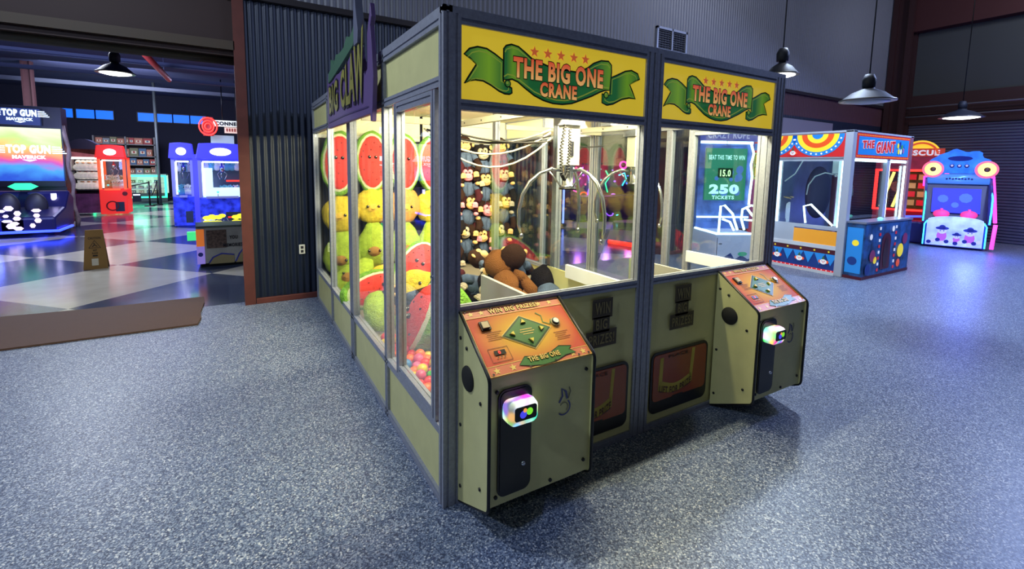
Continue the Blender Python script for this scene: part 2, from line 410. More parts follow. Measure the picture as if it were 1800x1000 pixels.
# ============================================================ CRANE CABINETS
W1, DM, HH = 1.385, 2.12, 2.44
SIGNY = glow('sign_yellow', (216, 186, 48), .62)
SG1 = glow('ribbon_green', (92, 152, 44), .16); SG2 = glow('ribbon_deep_green', (44, 118, 58), .14); SG3 = glow('ribbon_edge', (176, 200, 70), .22)
SGD = mat('ribbon_outline', (36, 58, 22), .5); SOR = glow('sign_orange', (232, 112, 58), .35); SYE = glow('sign_peach', (246, 178, 92), .4); SDK = mat('sign_brown', (70, 28, 16), .5)
def ramp_mat(name, axis, stops, e, noise_=0.):
    m = bpy.data.materials.new(name); m.use_nodes = True; nt = m.node_tree; b = nt.nodes['Principled BSDF']
    tc = nt.nodes.new('ShaderNodeTexCoord'); sx = nt.nodes.new('ShaderNodeSeparateXYZ'); cr = nt.nodes.new('ShaderNodeValToRGB')
    for i, (p_, c_) in enumerate(stops):
        el = cr.color_ramp.elements[i] if i < 2 else cr.color_ramp.elements.new(p_)
        el.position = p_; el.color = (*lin(c_), 1)
    nt.links.new(tc.outputs['Generated'], sx.inputs[0]); nt.links.new(sx.outputs[axis], cr.inputs[0])
    nt.links.new(cr.outputs[0], b.inputs['Base Color']); nt.links.new(cr.outputs[0], b.inputs['Emission Color']); b.inputs['Emission Strength'].default_value = e; b.inputs['Roughness'].default_value = .4
    return m
LETG = ramp_mat('letter_orange_peach', 'Z', [(.1, (250, 190, 110)), (.95, (228, 84, 52)), (.45, (242, 150, 84))], .52)
GA, GB_ = (124, 178, 48), (40, 116, 60)
SG1 = ramp_mat('ribbon_shaded_green', 'X', [(0, GA), (.06, GB_), (.13, GA), (.20, GB_), (.235, GA), (.32, GB_), (.70, GB_), (.79, GA), (.84, GB_), (.90, GA), (1, GB_)], .34)
SG2 = ramp_mat('ribbon_shaded_green', 'X', [(0, GB_), (.12, (140, 190, 50)), (.20, GB_), (.45, (46, 124, 64)), (.84, GB_), (.91, (130, 184, 48)), (1, GB_)], .34)
def sign_uv(X, Y):
    t = (X-100)/1550; u = t*.744/(1-.256*t); yt = 95+(X-100)*.19; yb = 740+(X-100)*.084
    return u, (yb-Y)/(yb-yt)
def print_sign(mb, P, w, h):
    q = lambda L: [(sign_uv(*p)[0]*w, sign_uv(*p)[1]*h) for p in L]
    ltail = q([(133, 345), (180, 298), (250, 283), (330, 300), (400, 345), (478, 405), (478, 590), (550, 640), (552, 680), (530, 692), (490, 688), (440, 665), (370, 615), (300, 577), (230, 568), (180, 575), (137, 600), (180, 530), (240, 435), (190, 385)])
    rtail = q([(1372, 545), (1430, 520), (1490, 490), (1540, 483), (1590, 510), (1608, 555), (1560, 580), (1530, 600), (1555, 660), (1580, 720), (1530, 712), (1470, 725), (1400, 765), (1350, 775), (1310, 755), (1308, 680), (1372, 690)])
    body = q([(475, 560), (475, 300), (495, 275), (540, 265), (600, 285), (660, 335), (720, 390), (900, 470), (1100, 500), (1180, 465), (1230, 425), (1290, 403), (1350, 408), (1375, 440), (1378, 500), (1370, 650), (1330, 650), (1290, 665), (1220, 702), (1130, 738), (1060, 765), (980, 774), (900, 767), (820, 742), (740, 700), (660, 637), (600, 585), (550, 562), (505, 570)])
    s = h/.345
    for k, (pl, l) in enumerate(((ltail, 1), (rtail, 1), (body, 4))):
        art(mb, P, pl, (SG2 if l == 1 else SG1), l); stroke(mb, P, pl, .009*s, SGD, l+1, True)
        cx = sum(p[0] for p in pl)/len(pl); cy = sum(p[1] for p in pl)/len(pl)
        if l == 1: stroke(mb, P, [(cx+(x-cx)*.86, cy+(y-cy)*.84) for x, y in pl], .006*s, SG3, l+1, True)
    stroke(mb, P, q([(485, 330), (500, 305), (545, 292), (600, 310), (660, 360), (720, 410)]), .006*s, SG3, 6)
    stroke(mb, P, q([(480, 540), (510, 520), (560, 530), (640, 590), (740, 668), (840, 715), (930, 738), (1000, 742), (1070, 730), (1150, 698), (1230, 658), (1300, 622), (1360, 630)]), .007*s, SG3, 6)
    stroke(mb, P, q([(1190, 480), (1240, 450), (1290, 430), (1345, 437), (1365, 465)]), .006*s, SG3, 6)
    art(mb, P, q([(640, 600), (740, 640), (900, 650), (1100, 640), (1300, 625), (1220, 670), (1100, 715), (980, 735), (860, 715), (740, 665)]), SG2, 5)
    for (X, Y, r) in ((512, 600, 30), (1340, 690, 26)):
        u, v = sign_uv(X, Y); disc(mb, P, u*w, v*h, .020*s, SGD, 6); disc(mb, P, u*w, v*h, .014*s, SG1, 7); disc(mb, P, u*w-.003, v*h+.003, .007*s, SG3, 8)
    for X, Y in ((738, 328), (850, 346), (960, 362), (1067, 378), (1163, 393)):
        u, v = sign_uv(X, Y); star(mb, P, u*w, v*h, .030*s, SOR, 3)

def panel_mat(name, c0, c1, e=0.):
    """printed sheet: colour c0 in the middle running into c1 at the edges"""
    if name in _m: return _m[name]
    m = bpy.data.materials.new(name); m.use_nodes = True; nt = m.node_tree; b = nt.nodes['Principled BSDF']
    tc = nt.nodes.new('ShaderNodeTexCoord'); mp = nt.nodes.new('ShaderNodeMapping'); mp.inputs['Location'].default_value = (-.5, -.5, 0); mp.inputs['Scale'].default_value = (1, 1, .0)
    ln = nt.nodes.new('ShaderNodeVectorMath'); ln.operation = 'LENGTH'; cr = nt.nodes.new('ShaderNodeValToRGB')
    cr.color_ramp.elements[0].position = .18; cr.color_ramp.elements[1].position = .5
    cr.color_ramp.elements[0].color = (*lin(c0), 1); cr.color_ramp.elements[1].color = (*lin(c1), 1)
    nt.links.new(tc.outputs['Generated'], mp.inputs[0]); nt.links.new(mp.outputs[0], ln.inputs[0]); nt.links.new(ln.outputs['Value'], cr.inputs[0]); nt.links.new(cr.outputs[0], b.inputs['Base Color'])
    b.inputs['Roughness'].default_value = .55; b.inputs['Specular IOR Level'].default_value = .25
    _m[name] = m; return m
PANEL = panel_mat('control_print', (218, 168, 58), (198, 84, 62))
PINK = mat('print_salmon', (206, 116, 84), .4); PYEL = mat('print_straw', (226, 192, 104), .4); PGRN = mat('print_green', (66, 112, 52), .4); PDG = mat('print_dark_green', (40, 62, 30), .4)
BUTTON = mat('yellow_button', (226, 206, 90), .3); VINYL = mat('print_faded_brown', (70, 60, 44), .5)
def console(parent, x0, x1, dz=0.0):
    c = MB(); y1 = -.32; pr = [(0, .02+dz), (y1, .17), (y1, .80), (0, 1.015)]
    fr = [(-.0, .02), (y1+.012, .175), (y1+.012, .795), (0, 1.0)]
    c.prism([(x0+.012, y, z) for y, z in fr], (x1-x0-.024, 0, 0), CREAM)
    co = c.build('console', parent)
    for xx in (x0, x1-.014):
        s_ = MB(); s_.prism([(xx, y, z) for y, z in pr], (.014, 0, 0), CREAM); s_.build('side_panel', co, bevel=.002)
        e_ = MB()
        def rnd(P_, r=.03):
            out = []
            for i, p in enumerate(P_):
                if i in (0, len(P_)-1): out.append(V(p)); continue
                a, b, d = V(P_[i-1]), V(p), V(P_[i+1])
                A_ = b+(a-b).normalized()*r; B_ = b+(d-b).normalized()*r
                for k in range(5):
                    t = k/4; out.append(A_.lerp(b, t).lerp(b.lerp(B_, t), t))
            return out
        e_.tube(rnd([(xx+.007, y, z) for y, z in ((0, .02), (y1-.003, .165), (y1-.003, .802), (0, 1.02))]), .009, RUB, 6); e_.build('edge_trim', co)
    s_ = MB()
    for xx in (x0-.001, x1+.001):
        for y, z in ((-.03, .90), (-.17, .80) if False else (-.10, .87), (-.25, .66), (-.03, .45), (-.25, .24), (-.03, .12)):
            s_.lathe((xx, y, z), [(0, -.004), (.009, -.004), (.009, .004), (0, .004)], BLACK, 10, ax='x'); s_.build('bolt', co); s_ = MB()
    for xx, z in ((x0+.05, .73), (x1-.05, .73), (x0+.05, .22), (x1-.05, .24), ((x0+x1)/2+.05, .2)):
        s_.lathe((xx, y1+.010, z), [(0, -.006), (.009, -.006), (.009, .004), (0, .004)], BLACK, 10, ax='y'); s_.build('bolt', co); s_ = MB()
    for xx in (x0-.003,):
        g = MB(); g.lathe((xx, -.115, .725), [(0, -.006), (.058, -.006), (.062, 0), (.062, .004), (0, .004)], mat('speaker_mesh', (22, 22, 20), .8), 28, ax='x'); g.build('speaker_grille', co)
    # slanted control panel
    w = x1-x0-.03; d = math.hypot(.32, .215)
    P = Plane((x0+.015, y1+.006, .803), (1, 0, 0), (0, .32, .215))
    a = MB(); a.face([P.p(0, 0, 0), P.p(w, 0, 0), P.p(w, d, 0), P.p(0, d, 0)], PANEL)
    a.prism([P.p(0, 0, -1), P.p(w, 0, -1), P.p(w, d, -1), P.p(0, d, -1)], -P.n*.006, PYEL)
    cp = a.build('control_panel', co)
    a = MB()
    rect(a, P, 0, 0, w, .052, PINK, 1); rect(a, P, 0, d-.052, w, d, PINK, 1)
    for v in (.053, d-.053): stroke(a, P, [(0, v), (w, v)], .003, PYEL, 2)
    stroke(a, P, [(.003, .003), (w-.003, .003), (w-.003, d-.003), (.003, d-.003)], .004, PYEL, 2, True)
    for u in (.045, .13, w-.045, w-.11): star(a, P, u, .027, .02, PYEL, 2)
    for u in (.04, .10, w-.07, w-.14): star(a, P, u, d-.027, .018, PYEL, 2)
    a.text('WIN BIG PRIZES!', P, w*.24, d-.042, w*.5, .028, PYEL, 3, .03, SDK, .03)
    cx, cy = w*.50, d*.52
    art(a, P, [(cx-.15, cy), (cx, cy-.105), (cx+.15, cy), (cx, cy+.105)], PYEL, 2); art(a, P, [(cx-.143, cy), (cx, cy-.1), (cx+.143, cy), (cx, cy+.1)], PDG, 3); art(a, P, [(cx-.128, cy), (cx, cy-.089), (cx+.128, cy), (cx, cy+.089)], PGRN, 4)
    for k, wd in enumerate((.07, .085, .06)): stroke(a, P, [(cx-wd/2, cy+.014-k*.014), (cx+wd/2, cy+.014-k*.014)], .004, PYEL, 5)
    # ribbon strip low on the panel
    art(a, P, [(w*.28, .030), (w*.36, .068), (w*.5, .052), (w*.62, .062), (w*.72, .085), (w*.84, .07), (w*.80, .055), (w*.85, .03), (w*.74, .028), (w*.62, .008), (w*.5, .004), (w*.38, .014)], PGRN, 3)
    stroke(a, P, [(w*.28, .030), (w*.36, .068), (w*.5, .052), (w*.62, .062), (w*.72, .085), (w*.84, .07), (w*.80, .055), (w*.85, .03), (w*.74, .028), (w*.62, .008), (w*.5, .004), (w*.38, .014)], .003, PDG, 4, True)
    a.text('THE BIG ONE', P, w*.38, .032, w*.31, .028, PYEL, 5, .03, SDK, .03)
    for u, v, n, wd in ((.07, .235, 5, .10), (w-.15, .165, 5, .10)):
        for k in range(n): stroke(a, P, [(u+(k % 2)*.006, v-k*.011), (u+wd*(.9-.12*(k % 3)), v-k*.011)], .0028, mat('print_brick', (128, 52, 36), .5), 2)
    stroke(a, P, [(.045, .07), (.15, .07), (.15, .145), (.045, .145)], .003, SDK, 2, True)
    stroke(a, P, [(w-.19, .305), (w-.165, .28), (w-.175, .24), (w-.14, .22), (w-.12, .25)], .006, PGRN, 2)
    a.build('panel_print', cp)
    def btn(u, v, s, name, shape='tri'):
        b = MB()
        if shape == 'tri':
            b.prism([P.p(u+.019*cos(s+k*2*pi/3), v+.019*sin(s+k*2*pi/3), 3) for k in range(3)], P.n*.004, BLACK); b.prism([P.p(u+.014*cos(s+k*2*pi/3), v+.014*sin(s+k*2*pi/3), 6) for k in range(3)], P.n*.008, BUTTON)
        elif shape == 'sq':
            b.prism([P.p(u+a*.026, v+c*.026, 2) for a, c in ((-1, -1), (1, -1), (1, 1), (-1, 1))], P.n*.008, BLACK); b.prism([P.p(u+a*.018, v+c*.018, 8) for a, c in ((-1, -1), (1, -1), (1, 1), (-1, 1))], P.n*.008, mat('clear_button', (196, 176, 140), .3))
        else:
            for r, z, m_ in ((.026, 0, mat('button_ring', (176, 160, 110), .4)), (.020, .008, BLACK), (.016, .011, mat('pale_button', (224, 226, 214), .3))):
                b.prism([P.p(u+r*cos(k*pi/10), v+r*sin(k*pi/10), 2) for k in range(20)], P.n*(.006+z), m_)
        b.build(name, cp)
    for u, v, s in ((cx, cy+.058, pi/2), (cx+.085, cy, 0), (cx-.085, cy, pi), (cx, cy-.055, -pi/2)): btn(u, v, s, 'direction_button')
    btn(.085, .275, 0, 'square_button', 'sq'); btn(w-.105, .225, 0, 'drop_button', 'o')
    b = MB(); rect(b, P, .07, .105, .13, .13, BLACK, 3); b.text('0', P, .09, .108, .012, .018, glow('red_led', (255, 50, 40), 2.5), 4, .02); 
    for k in range(3): disc(b, P, .08+k*.018, .092, .004, SCREW, 4)
    b.build('credit_display', cp)
    for u in (.02, w*.37, w*.62, w*.86, w-.02): b = MB(); disc(b, P, u, .012, .006, SCREW, 5, n=10); b.build('screw', cp)
    for u in (.015, w*.27, w*.5, w*.72): b = MB(); disc(b, P, u, d-.010, .005, BLACK, 5, n=10); b.build('screw', cp)
    # black door with card reader
    Pf = Plane((x0, y1+.010, 0), (1, 0, 0), (0, 0, 1))
    def rr(u0, v0, u1, v1, r, n=5):
        o = []
        for (cu, cv, a0) in ((u1-r, v1-r, 0), (u0+r, v1-r, pi/2), (u0+r, v0+r, pi), (u1-r, v0+r, 1.5*pi)):
            for k in range(n+1): o.append((cu+r*cos(a0+pi/2*k/n), cv+r*sin(a0+pi/2*k/n)))
        return o
    b = MB(); b.prism([Pf.p(u, v, 0) for u, v in rr(.055, .215, .235, .735, .04)], (0, -.008, 0), BLACK); b.prism([Pf.p(u, v, 0) for u, v in rr(.065, .225, .225, .725, .032)], (0, -.011, 0), mat('door_black', (9, 9, 12), .3)); cdr = b.build('coin_door', co)
    b = MB(); b.lathe((x0+.19, y1+.004, .35), [(0, -.014), (.008, -.014), (.011, -.004), (.011, 0), (0, 0)], STEEL, 16, ax='y'); b.build('lock', cdr)
    cr_ = MB(); RU, RV = .075, .585
    def ring(u0, v0, u1, v1, r, y): return [(x0+u, y1-y, v) for u, v in rr(u0, v0, u1, v1, r, 4)]
    rows = [ring(RU, RV, RU+.155, RV+.105, .03, .0), ring(RU, RV, RU+.155, RV+.11, .03, .03), ring(RU+.003, RV+.0, RU+.152, RV+.105, .03, .06), ring(RU+.02, RV+.03, RU+.135, RV+.095, .012, .075)]
    RGB = bpy.data.materials.new('reader_glow'); RGB.use_nodes = True; nt = RGB.node_tree; bb = nt.nodes['Principled BSDF']
    tc = nt.nodes.new('ShaderNodeTexCoord'); vn = nt.nodes.new('ShaderNodeTexVoronoi'); vn.inputs['Scale'].default_value = 22; hs = nt.nodes.new('ShaderNodeHueSaturation'); hs.inputs['Saturation'].default_value = 1.1; hs.inputs['Value'].default_value = 1.3
    vn.feature = 'SMOOTH_F1'; nt.links.new(tc.outputs['Object'], vn.inputs['Vector']); nt.links.new(vn.outputs['Color'], hs.inputs['Color']); nt.links.new(hs.outputs[0], bb.inputs['Emission Color']); bb.inputs['Emission Strength'].default_value = 1.15; bb.inputs['Base Color'].default_value = (.5, .6, .7, 1)
    cr_.grid([[V(p) for p in r] for r in rows], RGB, True, wrapu=True); cro = cr_.build('card_reader', cdr if False else co)
    b = MB(); b.prism([(x0+u, y1-.075, v) for u, v in rr(RU+.02, RV+.03, RU+.135, RV+.095, .012, 4)], (0, -.004, 0), BLACK)
    Ps = Plane((x0, y1-.079, 0), (1, 0, 0), (0, 0, 1)); 
    disc(b, Ps, RU+.062, RV+.06, .018, glow('reader_screen_blue', (60, 60, 200), 1.2), 2); disc(b, Ps, RU+.095, RV+.068, .017, glow('reader_screen_green', (110, 200, 40), 1.2), 2); disc(b, Ps, RU+.07, RV+.078, .010, glow('reader_screen_orange', (230, 150, 80), 1.), 3)
    b.build('reader_screen', cro)
    # flame and ring emblem on the front
    b = MB(); E1, E2 = mat('emblem_blue', (72, 78, 128), .5), mat('emblem_grey', (122, 120, 92), .5)
    arc(b, Pf, .43, .56, .034, .042, -2.4, .9, E1, 1); arc(b, Pf, .43, .56, .022, .027, -.9, 2.6, E2, 1); stroke(b, Pf, [(.40, .59), (.42, .62), (.415, .66), (.44, .64), (.45, .60)], .012, E1, 1); stroke(b, Pf, [(.455, .60), (.47, .635), (.46, .66)], .008, E2, 1)
    b.build('emblem', co)
    return co

def win_print(parent, x, z):
    P = Plane((x, -.0015+.0, z), (1, 0, 0), (0, 0, 1), .0008); b = MB()
    for u0, u1, v0, v1 in ((.04, .20, .18, .30), (.05, .18, .09, .19), (0, .24, 0, .105)): rect(b, P, u0, v0, u1, v1, VINYL, 1)
    for t, u, v, w_, h_ in (('WIN', .06, .205, .12, .075), ('BIG', .07, .11, .09, .065), ('PRIZES!', .02, .018, .20, .065)): b.text(t, P, u, v, w_, h_, mat('print_dull_gold', (124, 112, 70), .5), 3, .03, BLACK, .03)
    b.build('front_print', parent)
def prize_door(parent, x0, x1, z0, z1):
    def rr(u0, v0, u1, v1, r, n=5):
        return [(cu+r*cos(a0+pi/2*k/n), cv+r*sin(a0+pi/2*k/n)) for (cu, cv, a0) in ((u1-r, v1-r, 0), (u0+r, v1-r, pi/2), (u0+r, v0+r, pi), (u1-r, v0+r, 1.5*pi)) for k in range(n+1)]
    b = MB(); b.prism([(u, .001, v) for u, v in rr(x0-.015, z0-.015, x1+.015, z1+.015, .05)], (0, -.006, 0), BLACK)
    DR = mat('smoked_orange_flap', (150, 68, 40), .25); b.prism([(u, .0, v) for u, v in rr(x0+.006, z0+.07, x1-.006, z1-.004, .03)], (0, -.009, 0), DR)
    o = b.build('prize_door', parent)
    P = Plane((x0, -.009, z0), (1, 0, 0), (0, 0, 1), .0008); w, h = x1-x0, z1-z0; b = MB(); YB = mat('print_olive_yellow', (178, 160, 60), .5)
    pts_o = []; pts_i = []
    n = 12
    for k in range(n+1):
        t = k/n; u = w*(.10+.62*t); pts_o.append((u, h*(.36-.10*sin(pi*t)))); pts_i.append((u+(.05 if t < .5 else -.03)*w*abs(cos(pi*t)), h*(.52-.10*sin(pi*t))))
    art(b, P, pts_o+pts_i[::-1], YB, 1); art(b, P, [(w*.10, h*.36), (w*.17, h*.52), (w*.18, h*.93), (w*.12, h*.93)], YB, 1); art(b, P, [(w*.72, h*.36), (w*.67, h*.52), (w*.70, h*.97), (w*.76, h*.97)], YB, 1)
    b.text('LIFT FOR PRIZE', P, w*.12, h*.31, w*.58, h*.13, SDK, 3, .03, fn=lambda u, v, a, c: (u, v-h*.09*sin(pi*a)+h*.02))
    b.text('PLACE', P, w*.26, h*.90, w*.36, h*.055, SDK, 3, .03)
    rect(b, P, w*.36, h*.14, w*.56, h*.20, BLACK, 2); b.build('door_print', o)
    return o

def claw(parent, x, y, zh, col_h, az=0., spread=1.):
    c = MB(); c.box((x-.055, y-.05, zh+.06), (x+.055, y+.05, zh+col_h), mat('claw_housing_white', (214, 212, 200), .4)); c.box((x-.03, y-.056, zh+.12), (x+.0, y-.05, zh+.22), DARK)
    c.lathe((x, y, zh), [(0, -.10), (.05, -.10), (.052, -.085), (.036, -.08), (.036, .05), (.045, .06), (0, .06)], STEEL, 24)
    c.lathe((x, y, zh), [(0, -.112), (.06, -.112), (.064, -.10), (.05, -.095), (0, -.095)], BLACK, 24)
    co = c.build('claw', parent)
    for k in range(3):
        a = az+k*2*pi/3; d = V((cos(a), sin(a), 0)); o = V((x, y, zh)); pr = MB()
        path = [(.05, .02), (.12, .03), (.20, .0), (.27, -.06), (.32, -.15), (.345, -.26), (.345, -.36), (.325, -.44)]
        pts = [o+d*(r*spread)+V((0, 0, z)) for r, z in path]; pr.tube(pts, [.010, .012, .013, .014, .013, .012, .011, .009], STEEL, 8)
        pr.ball(pts[-1], (.016, .016, .022), STEEL, 8, 6); pr.tube([o+d*.05+V((0, 0, -.09)), o+d*.14+V((0, 0, .02))], .006, STEEL, 6); pr.ball(pts[1], .016, STEEL, 8, 6); pr.build('prong', co)
    return co
def coil(mb, pts, R, r, m, turns):
    pts = [V(p) for p in pts]; n = turns*8; L = []
    for i in range(n+1):
        t = i/n*(len(pts)-1); k = min(int(t), len(pts)-2); f = t-k; p = pts[k].lerp(pts[k+1], f); d = (pts[k+1]-pts[k]).normalized(); a = d.orthogonal().normalized(); b = d.cross(a)
        an = 2*pi*i/8; L.append(p+a*R*cos(an)+b*R*sin(an))
    mb.tube(L, r, m, 5)
def sag(a, b, s, n=10):
    a, b = V(a), V(b); return [a.lerp(b, k/n)-V((0, 0, s*4*(k/n)*(1-k/n))) for k in range(n+1)]

def side_wall(root, X, inn, y0, y1, posts, door=None):
    """window wall in the plane x = X; inn is the inward x direction"""
    T = .06*inn
    xa, xb = (X, X+T) if inn > 0 else (X+T, X)
    def rl(a, b, U, Wv, name='frame_rail', **k):
        r = MB(); rail(r, a, b, U, Wv, **k); return r.build(name, root)
    for (z0, z1) in ((0, .05), (.375, .42), (2.11, 2.16), (2.39, HH)):
        rl((xa, y0, z0), (xa, y1, z0), (xb-xa, 0, 0), (0, 0, z1-z0), gu=1, gw=1)
    for k in range(len(posts)-1):
        a, b = posts[k], posts[k+1]
        m = MB(); m.box((X+inn*.018, a, .05), (X+inn*.024, b, .375), CREAM); m.build('lower_panel', root)
        m = MB(); m.box((X+inn*.018, a, 2.16), (X+inn*.024, b, 2.39), CREAM); m.box((X+inn*.026, a, 2.16), (X+inn*.03, b, 2.39), CREAMIN); m.build('upper_panel', root)
        if not (door and k == 0):
            m = MB(); m.box((X+inn*.026, a, .42), (X+inn*.032, b, 2.11), GLASS); m.build('window_glass', root)
        else:
            m = MB(); m.box((X+inn*.026, door[1], .42), (X+inn*.032, b, 2.11), GLASS); m.build('window_glass', root)
            d0, d1 = door; dm = MB()
            xo = X-inn*.004; 
            for (p, q, U, Wv) in (((xo, d0, .425), (xo, d0, 2.105), (inn*.05, 0, 0), (0, .06, 0)), ((xo, d1-.06, .425), (xo, d1-.06, 2.105), (inn*.05, 0, 0), (0, .06, 0)),
                                  ((xo, d0+.06, .425), (xo, d1-.06, .425), (inn*.05, 0, 0), (0, 0, .055)), ((xo, d0+.06, 2.05), (xo, d1-.06, 2.05), (inn*.05, 0, 0), (0, 0, .055))):
                rail(dm, p, q, U, Wv, gu=1, gw=1)
            dr = dm.build('door', root)
            m = MB(); m.box((X+inn*.02, d0+.06, .48), (X+inn*.026, d1-.06, 2.05), GLASS); m.build('pane', dr)
            m = MB(); m.lathe((xo-inn*.004, d0+.03, 1.18), [(0, -.006), (.011, -.006), (.011, .006), (0, .006)], STEEL, 12, ax='x'); m.build('lock', dr)

def crane(idx, X0, lw, rw, label):
    X1 = X0+W1; R = thing('crane_machine', label, 'arcade machine', (X0+W1/2, DM/2, 0)); 
    def P_(a, b, U, Wv, name='post', **k):
        r = MB(); rail(r, a, b, U, Wv, **k); return r.build(name, R)
    P_((X0, 0, 0), (X0, 0, HH), (lw, 0, 0), (0, .06, 0)); P_((X1-rw, 0, 0), (X1-rw, 0, HH), (rw, 0, 0), (0, .06, 0))
    for y in (1.01, 2.06):
        P_((X0, y, 0), (X0, y, HH), (.055, 0, 0), (0, .06, 0)); 
        if idx == 1: P_((X1-.055, y, 0), (X1-.055, y, HH), (.055, 0, 0), (0, .06, 0))
    xa, xb = X0+lw, X1-rw
    for z0, z1 in ((0, .045), (1.0, 1.045), (2.005, 2.055), (2.395, HH)):
        P_((xa, 0, z0), (xb, 0, z0), (0, .05, 0), (0, 0, z1-z0), 'frame_rail', gu=1, gw=1)
    P_((X0, 0, HH), (X1, 0, HH), (0, .045, 0), (0, 0, .03), 'top_cap', gu=1, gw=0)
    m = MB(); m.box((xa, .012, .045), (xb, .022, 1.0), CREAM); fp = m.build('front_panel', R)
    m = MB(); m.box((xa, .022, 1.045), (xb, .028, 2.005), GLASS); m.build('front_glass', R)
    m = MB(); m.box((xa, .014, 2.055), (xb, .024, 2.395), SIGNY); m.box((xa, .03, 2.055), (xb, .034, 2.395), CREAMIN)
    P = Plane((xa, .0135, 2.055), (1, 0, 0), (0, 0, 1), .0005); sg = m.build('sign_panel', R)
    m = MB(); print_sign(m, P, xb-xa, .34); m.build('ribbon_print', sg); w_, h_ = xb-xa, .34
    m = MB(); m.text('THE BIG ONE', P, .238*w_, .39*h_, .488*w_, .305*h_, LETG, 8, .042, SDK, .035); m.build('sign_lettering', sg)
    m = MB(); m.text('CRANE', P, .372*w_, .155*h_, .20*w_, .22*h_, LETG, 12, .042, SDK, .04); m.build('sign_lettering', sg)
    cx0 = .081 if idx == 0 else 2.10
    console(R, cx0, cx0+.615)
    win_print(R, *((.90, .665) if idx == 0 else (1.62, .665)))
    prize_door(R, *((.80, 1.24, .12, .52) if idx == 0 else (1.475, 2.02, .12, .515)))
    m = MB(); m.box((X0+.06, .06, 2.40), (X1-.02, DM, 2.42), CREAMIN); m.build('roof_panel', R)
    m = MB(); m.box((X0+.12, .26, 2.345), (X1-.12, .30, 2.385), WHITE); m.build('light_tube_holder', R)
    m = MB(); m.box((X0+.02, .03, .28), (X1-.02, DM, .31), mat('bed_board', (120, 110, 92), .7)); m.build('prize_bed', R)
    # chute walls
    cw = MB(); BW = mat('chute_grey', (158, 154, 148), .5)
    cw.box((X0+.575, .05, .31), (X0+.60, .74, 1.0), BW); cw.box((X1-.075, .14, .90), (X1-.05, .76, 1.0), WHITE); cw.build('chute_wall', R)
    # gantry: end rails, bridge, carriage
    RC = mat('gantry_cream', (214, 208, 184), .45); bx_ = .75 if idx == 0 else 1.94
    for yy in (.10, DM-.14): g = MB(); g.box((X0+.08, yy, 2.105), (X1-.08, yy+.03, 2.15), RC); g.build('gantry_rail', R)
    cx, cy = (1.16, .56) if idx == 0 else (2.27, 1.03)
    g = MB(); g.box((bx_, .10, 2.06), (bx_+.035, DM-.1, 2.105), RC)
    for y in (.35, .5, .8, 1.1, 1.4, 1.8): g.lathe((bx_-.001, y, 2.082), [(0, -.003), (.006, -.003), (.006, 0), (0, 0)], DARK, 8, ax='x')
    g.build('bridge_beam', R); g = MB(); g.box((bx_-.03, cy-.06, 2.105), (cx+.08, cy+.07, 2.13), ALU); g.box((cx-.08, cy-.07, 2.03), (cx+.08, cy+.08, 2.12), ALU); g.build('carriage', R)
    claw(R, cx, cy, 1.70, .34 if idx == 0 else .36, az=(2.75 if idx == 0 else 2.6))
    c = MB()
    if idx == 0:
        CC = mat('cable_black', (26, 22, 20), .5); CG = mat('cable_pale', (196, 188, 168), .5)
        pts = [(1.02, .42, 2.02), (.99, .42, 1.85), (1.0, .42, 1.70), (1.03, .43, 1.66), (1.06, .44, 1.70), (1.075, .44, 1.85), (1.09, .46, 2.0)]; coil(c, pts, .010, .0045, CC, 46)
        for k, (s, z) in enumerate(((.10, 2.0), (.16, 1.99), (.07, 1.99), (.22, 1.97), (.05, 2.02))): c.tube(sag((X0+.32, 1.15-.03*k, z), (cx-.12, cy+.05, 2.0-.02*k), s), .0075, CG if k in (0, 1, 3) else CC, 6)
    else:
        CC = mat('cable_black', (26, 22, 20), .5); c.tube(sag((X0+.3, 1.4, 2.0), (cx-.1, cy+.05, 2.02), .08), .007, CC, 6)
    c.build('cable', R)
    return R
R0 = crane(0, 0, .09, .085, 'near left yellow crane machine with watermelon-side windows and the big green ribbon sign')
R0['label'] = 'nearer yellow crane machine at the front corner, with the larger ribbon sign above its window'
side_wall(R0, 0, 1, .06, DM, (.06, 1.01, 2.06), door=(.10, .78))
# divider between the two front cabinets
m_ = MB(); m_.box((W1-.02, .06, .05), (W1-.012, 1.08, .925), CREAM); m_.box((W1-.02, 1.08, .05), (W1-.012, DM, .40), CREAM); m_.build('divider_panel', R0)
m_ = MB(); m_.box((W1-.019, .06, .93), (W1-.013, DM, 2.0), GLASS); m_.build('divider_glass', R0)
R1 = crane(1, W1+.002, .06, .12, 'farther yellow crane machine on the right, its control console nearer the white ticket game')
m_ = MB(); m_.box((2.70, .10, .42), (2.708, 1.01, .80), CREAM); m_.build('lower_lining', R1)
side_wall(R1, W1*2+.002, -1, .06, DM, (.06, 1.01, 2.06), door=(.10, .82))

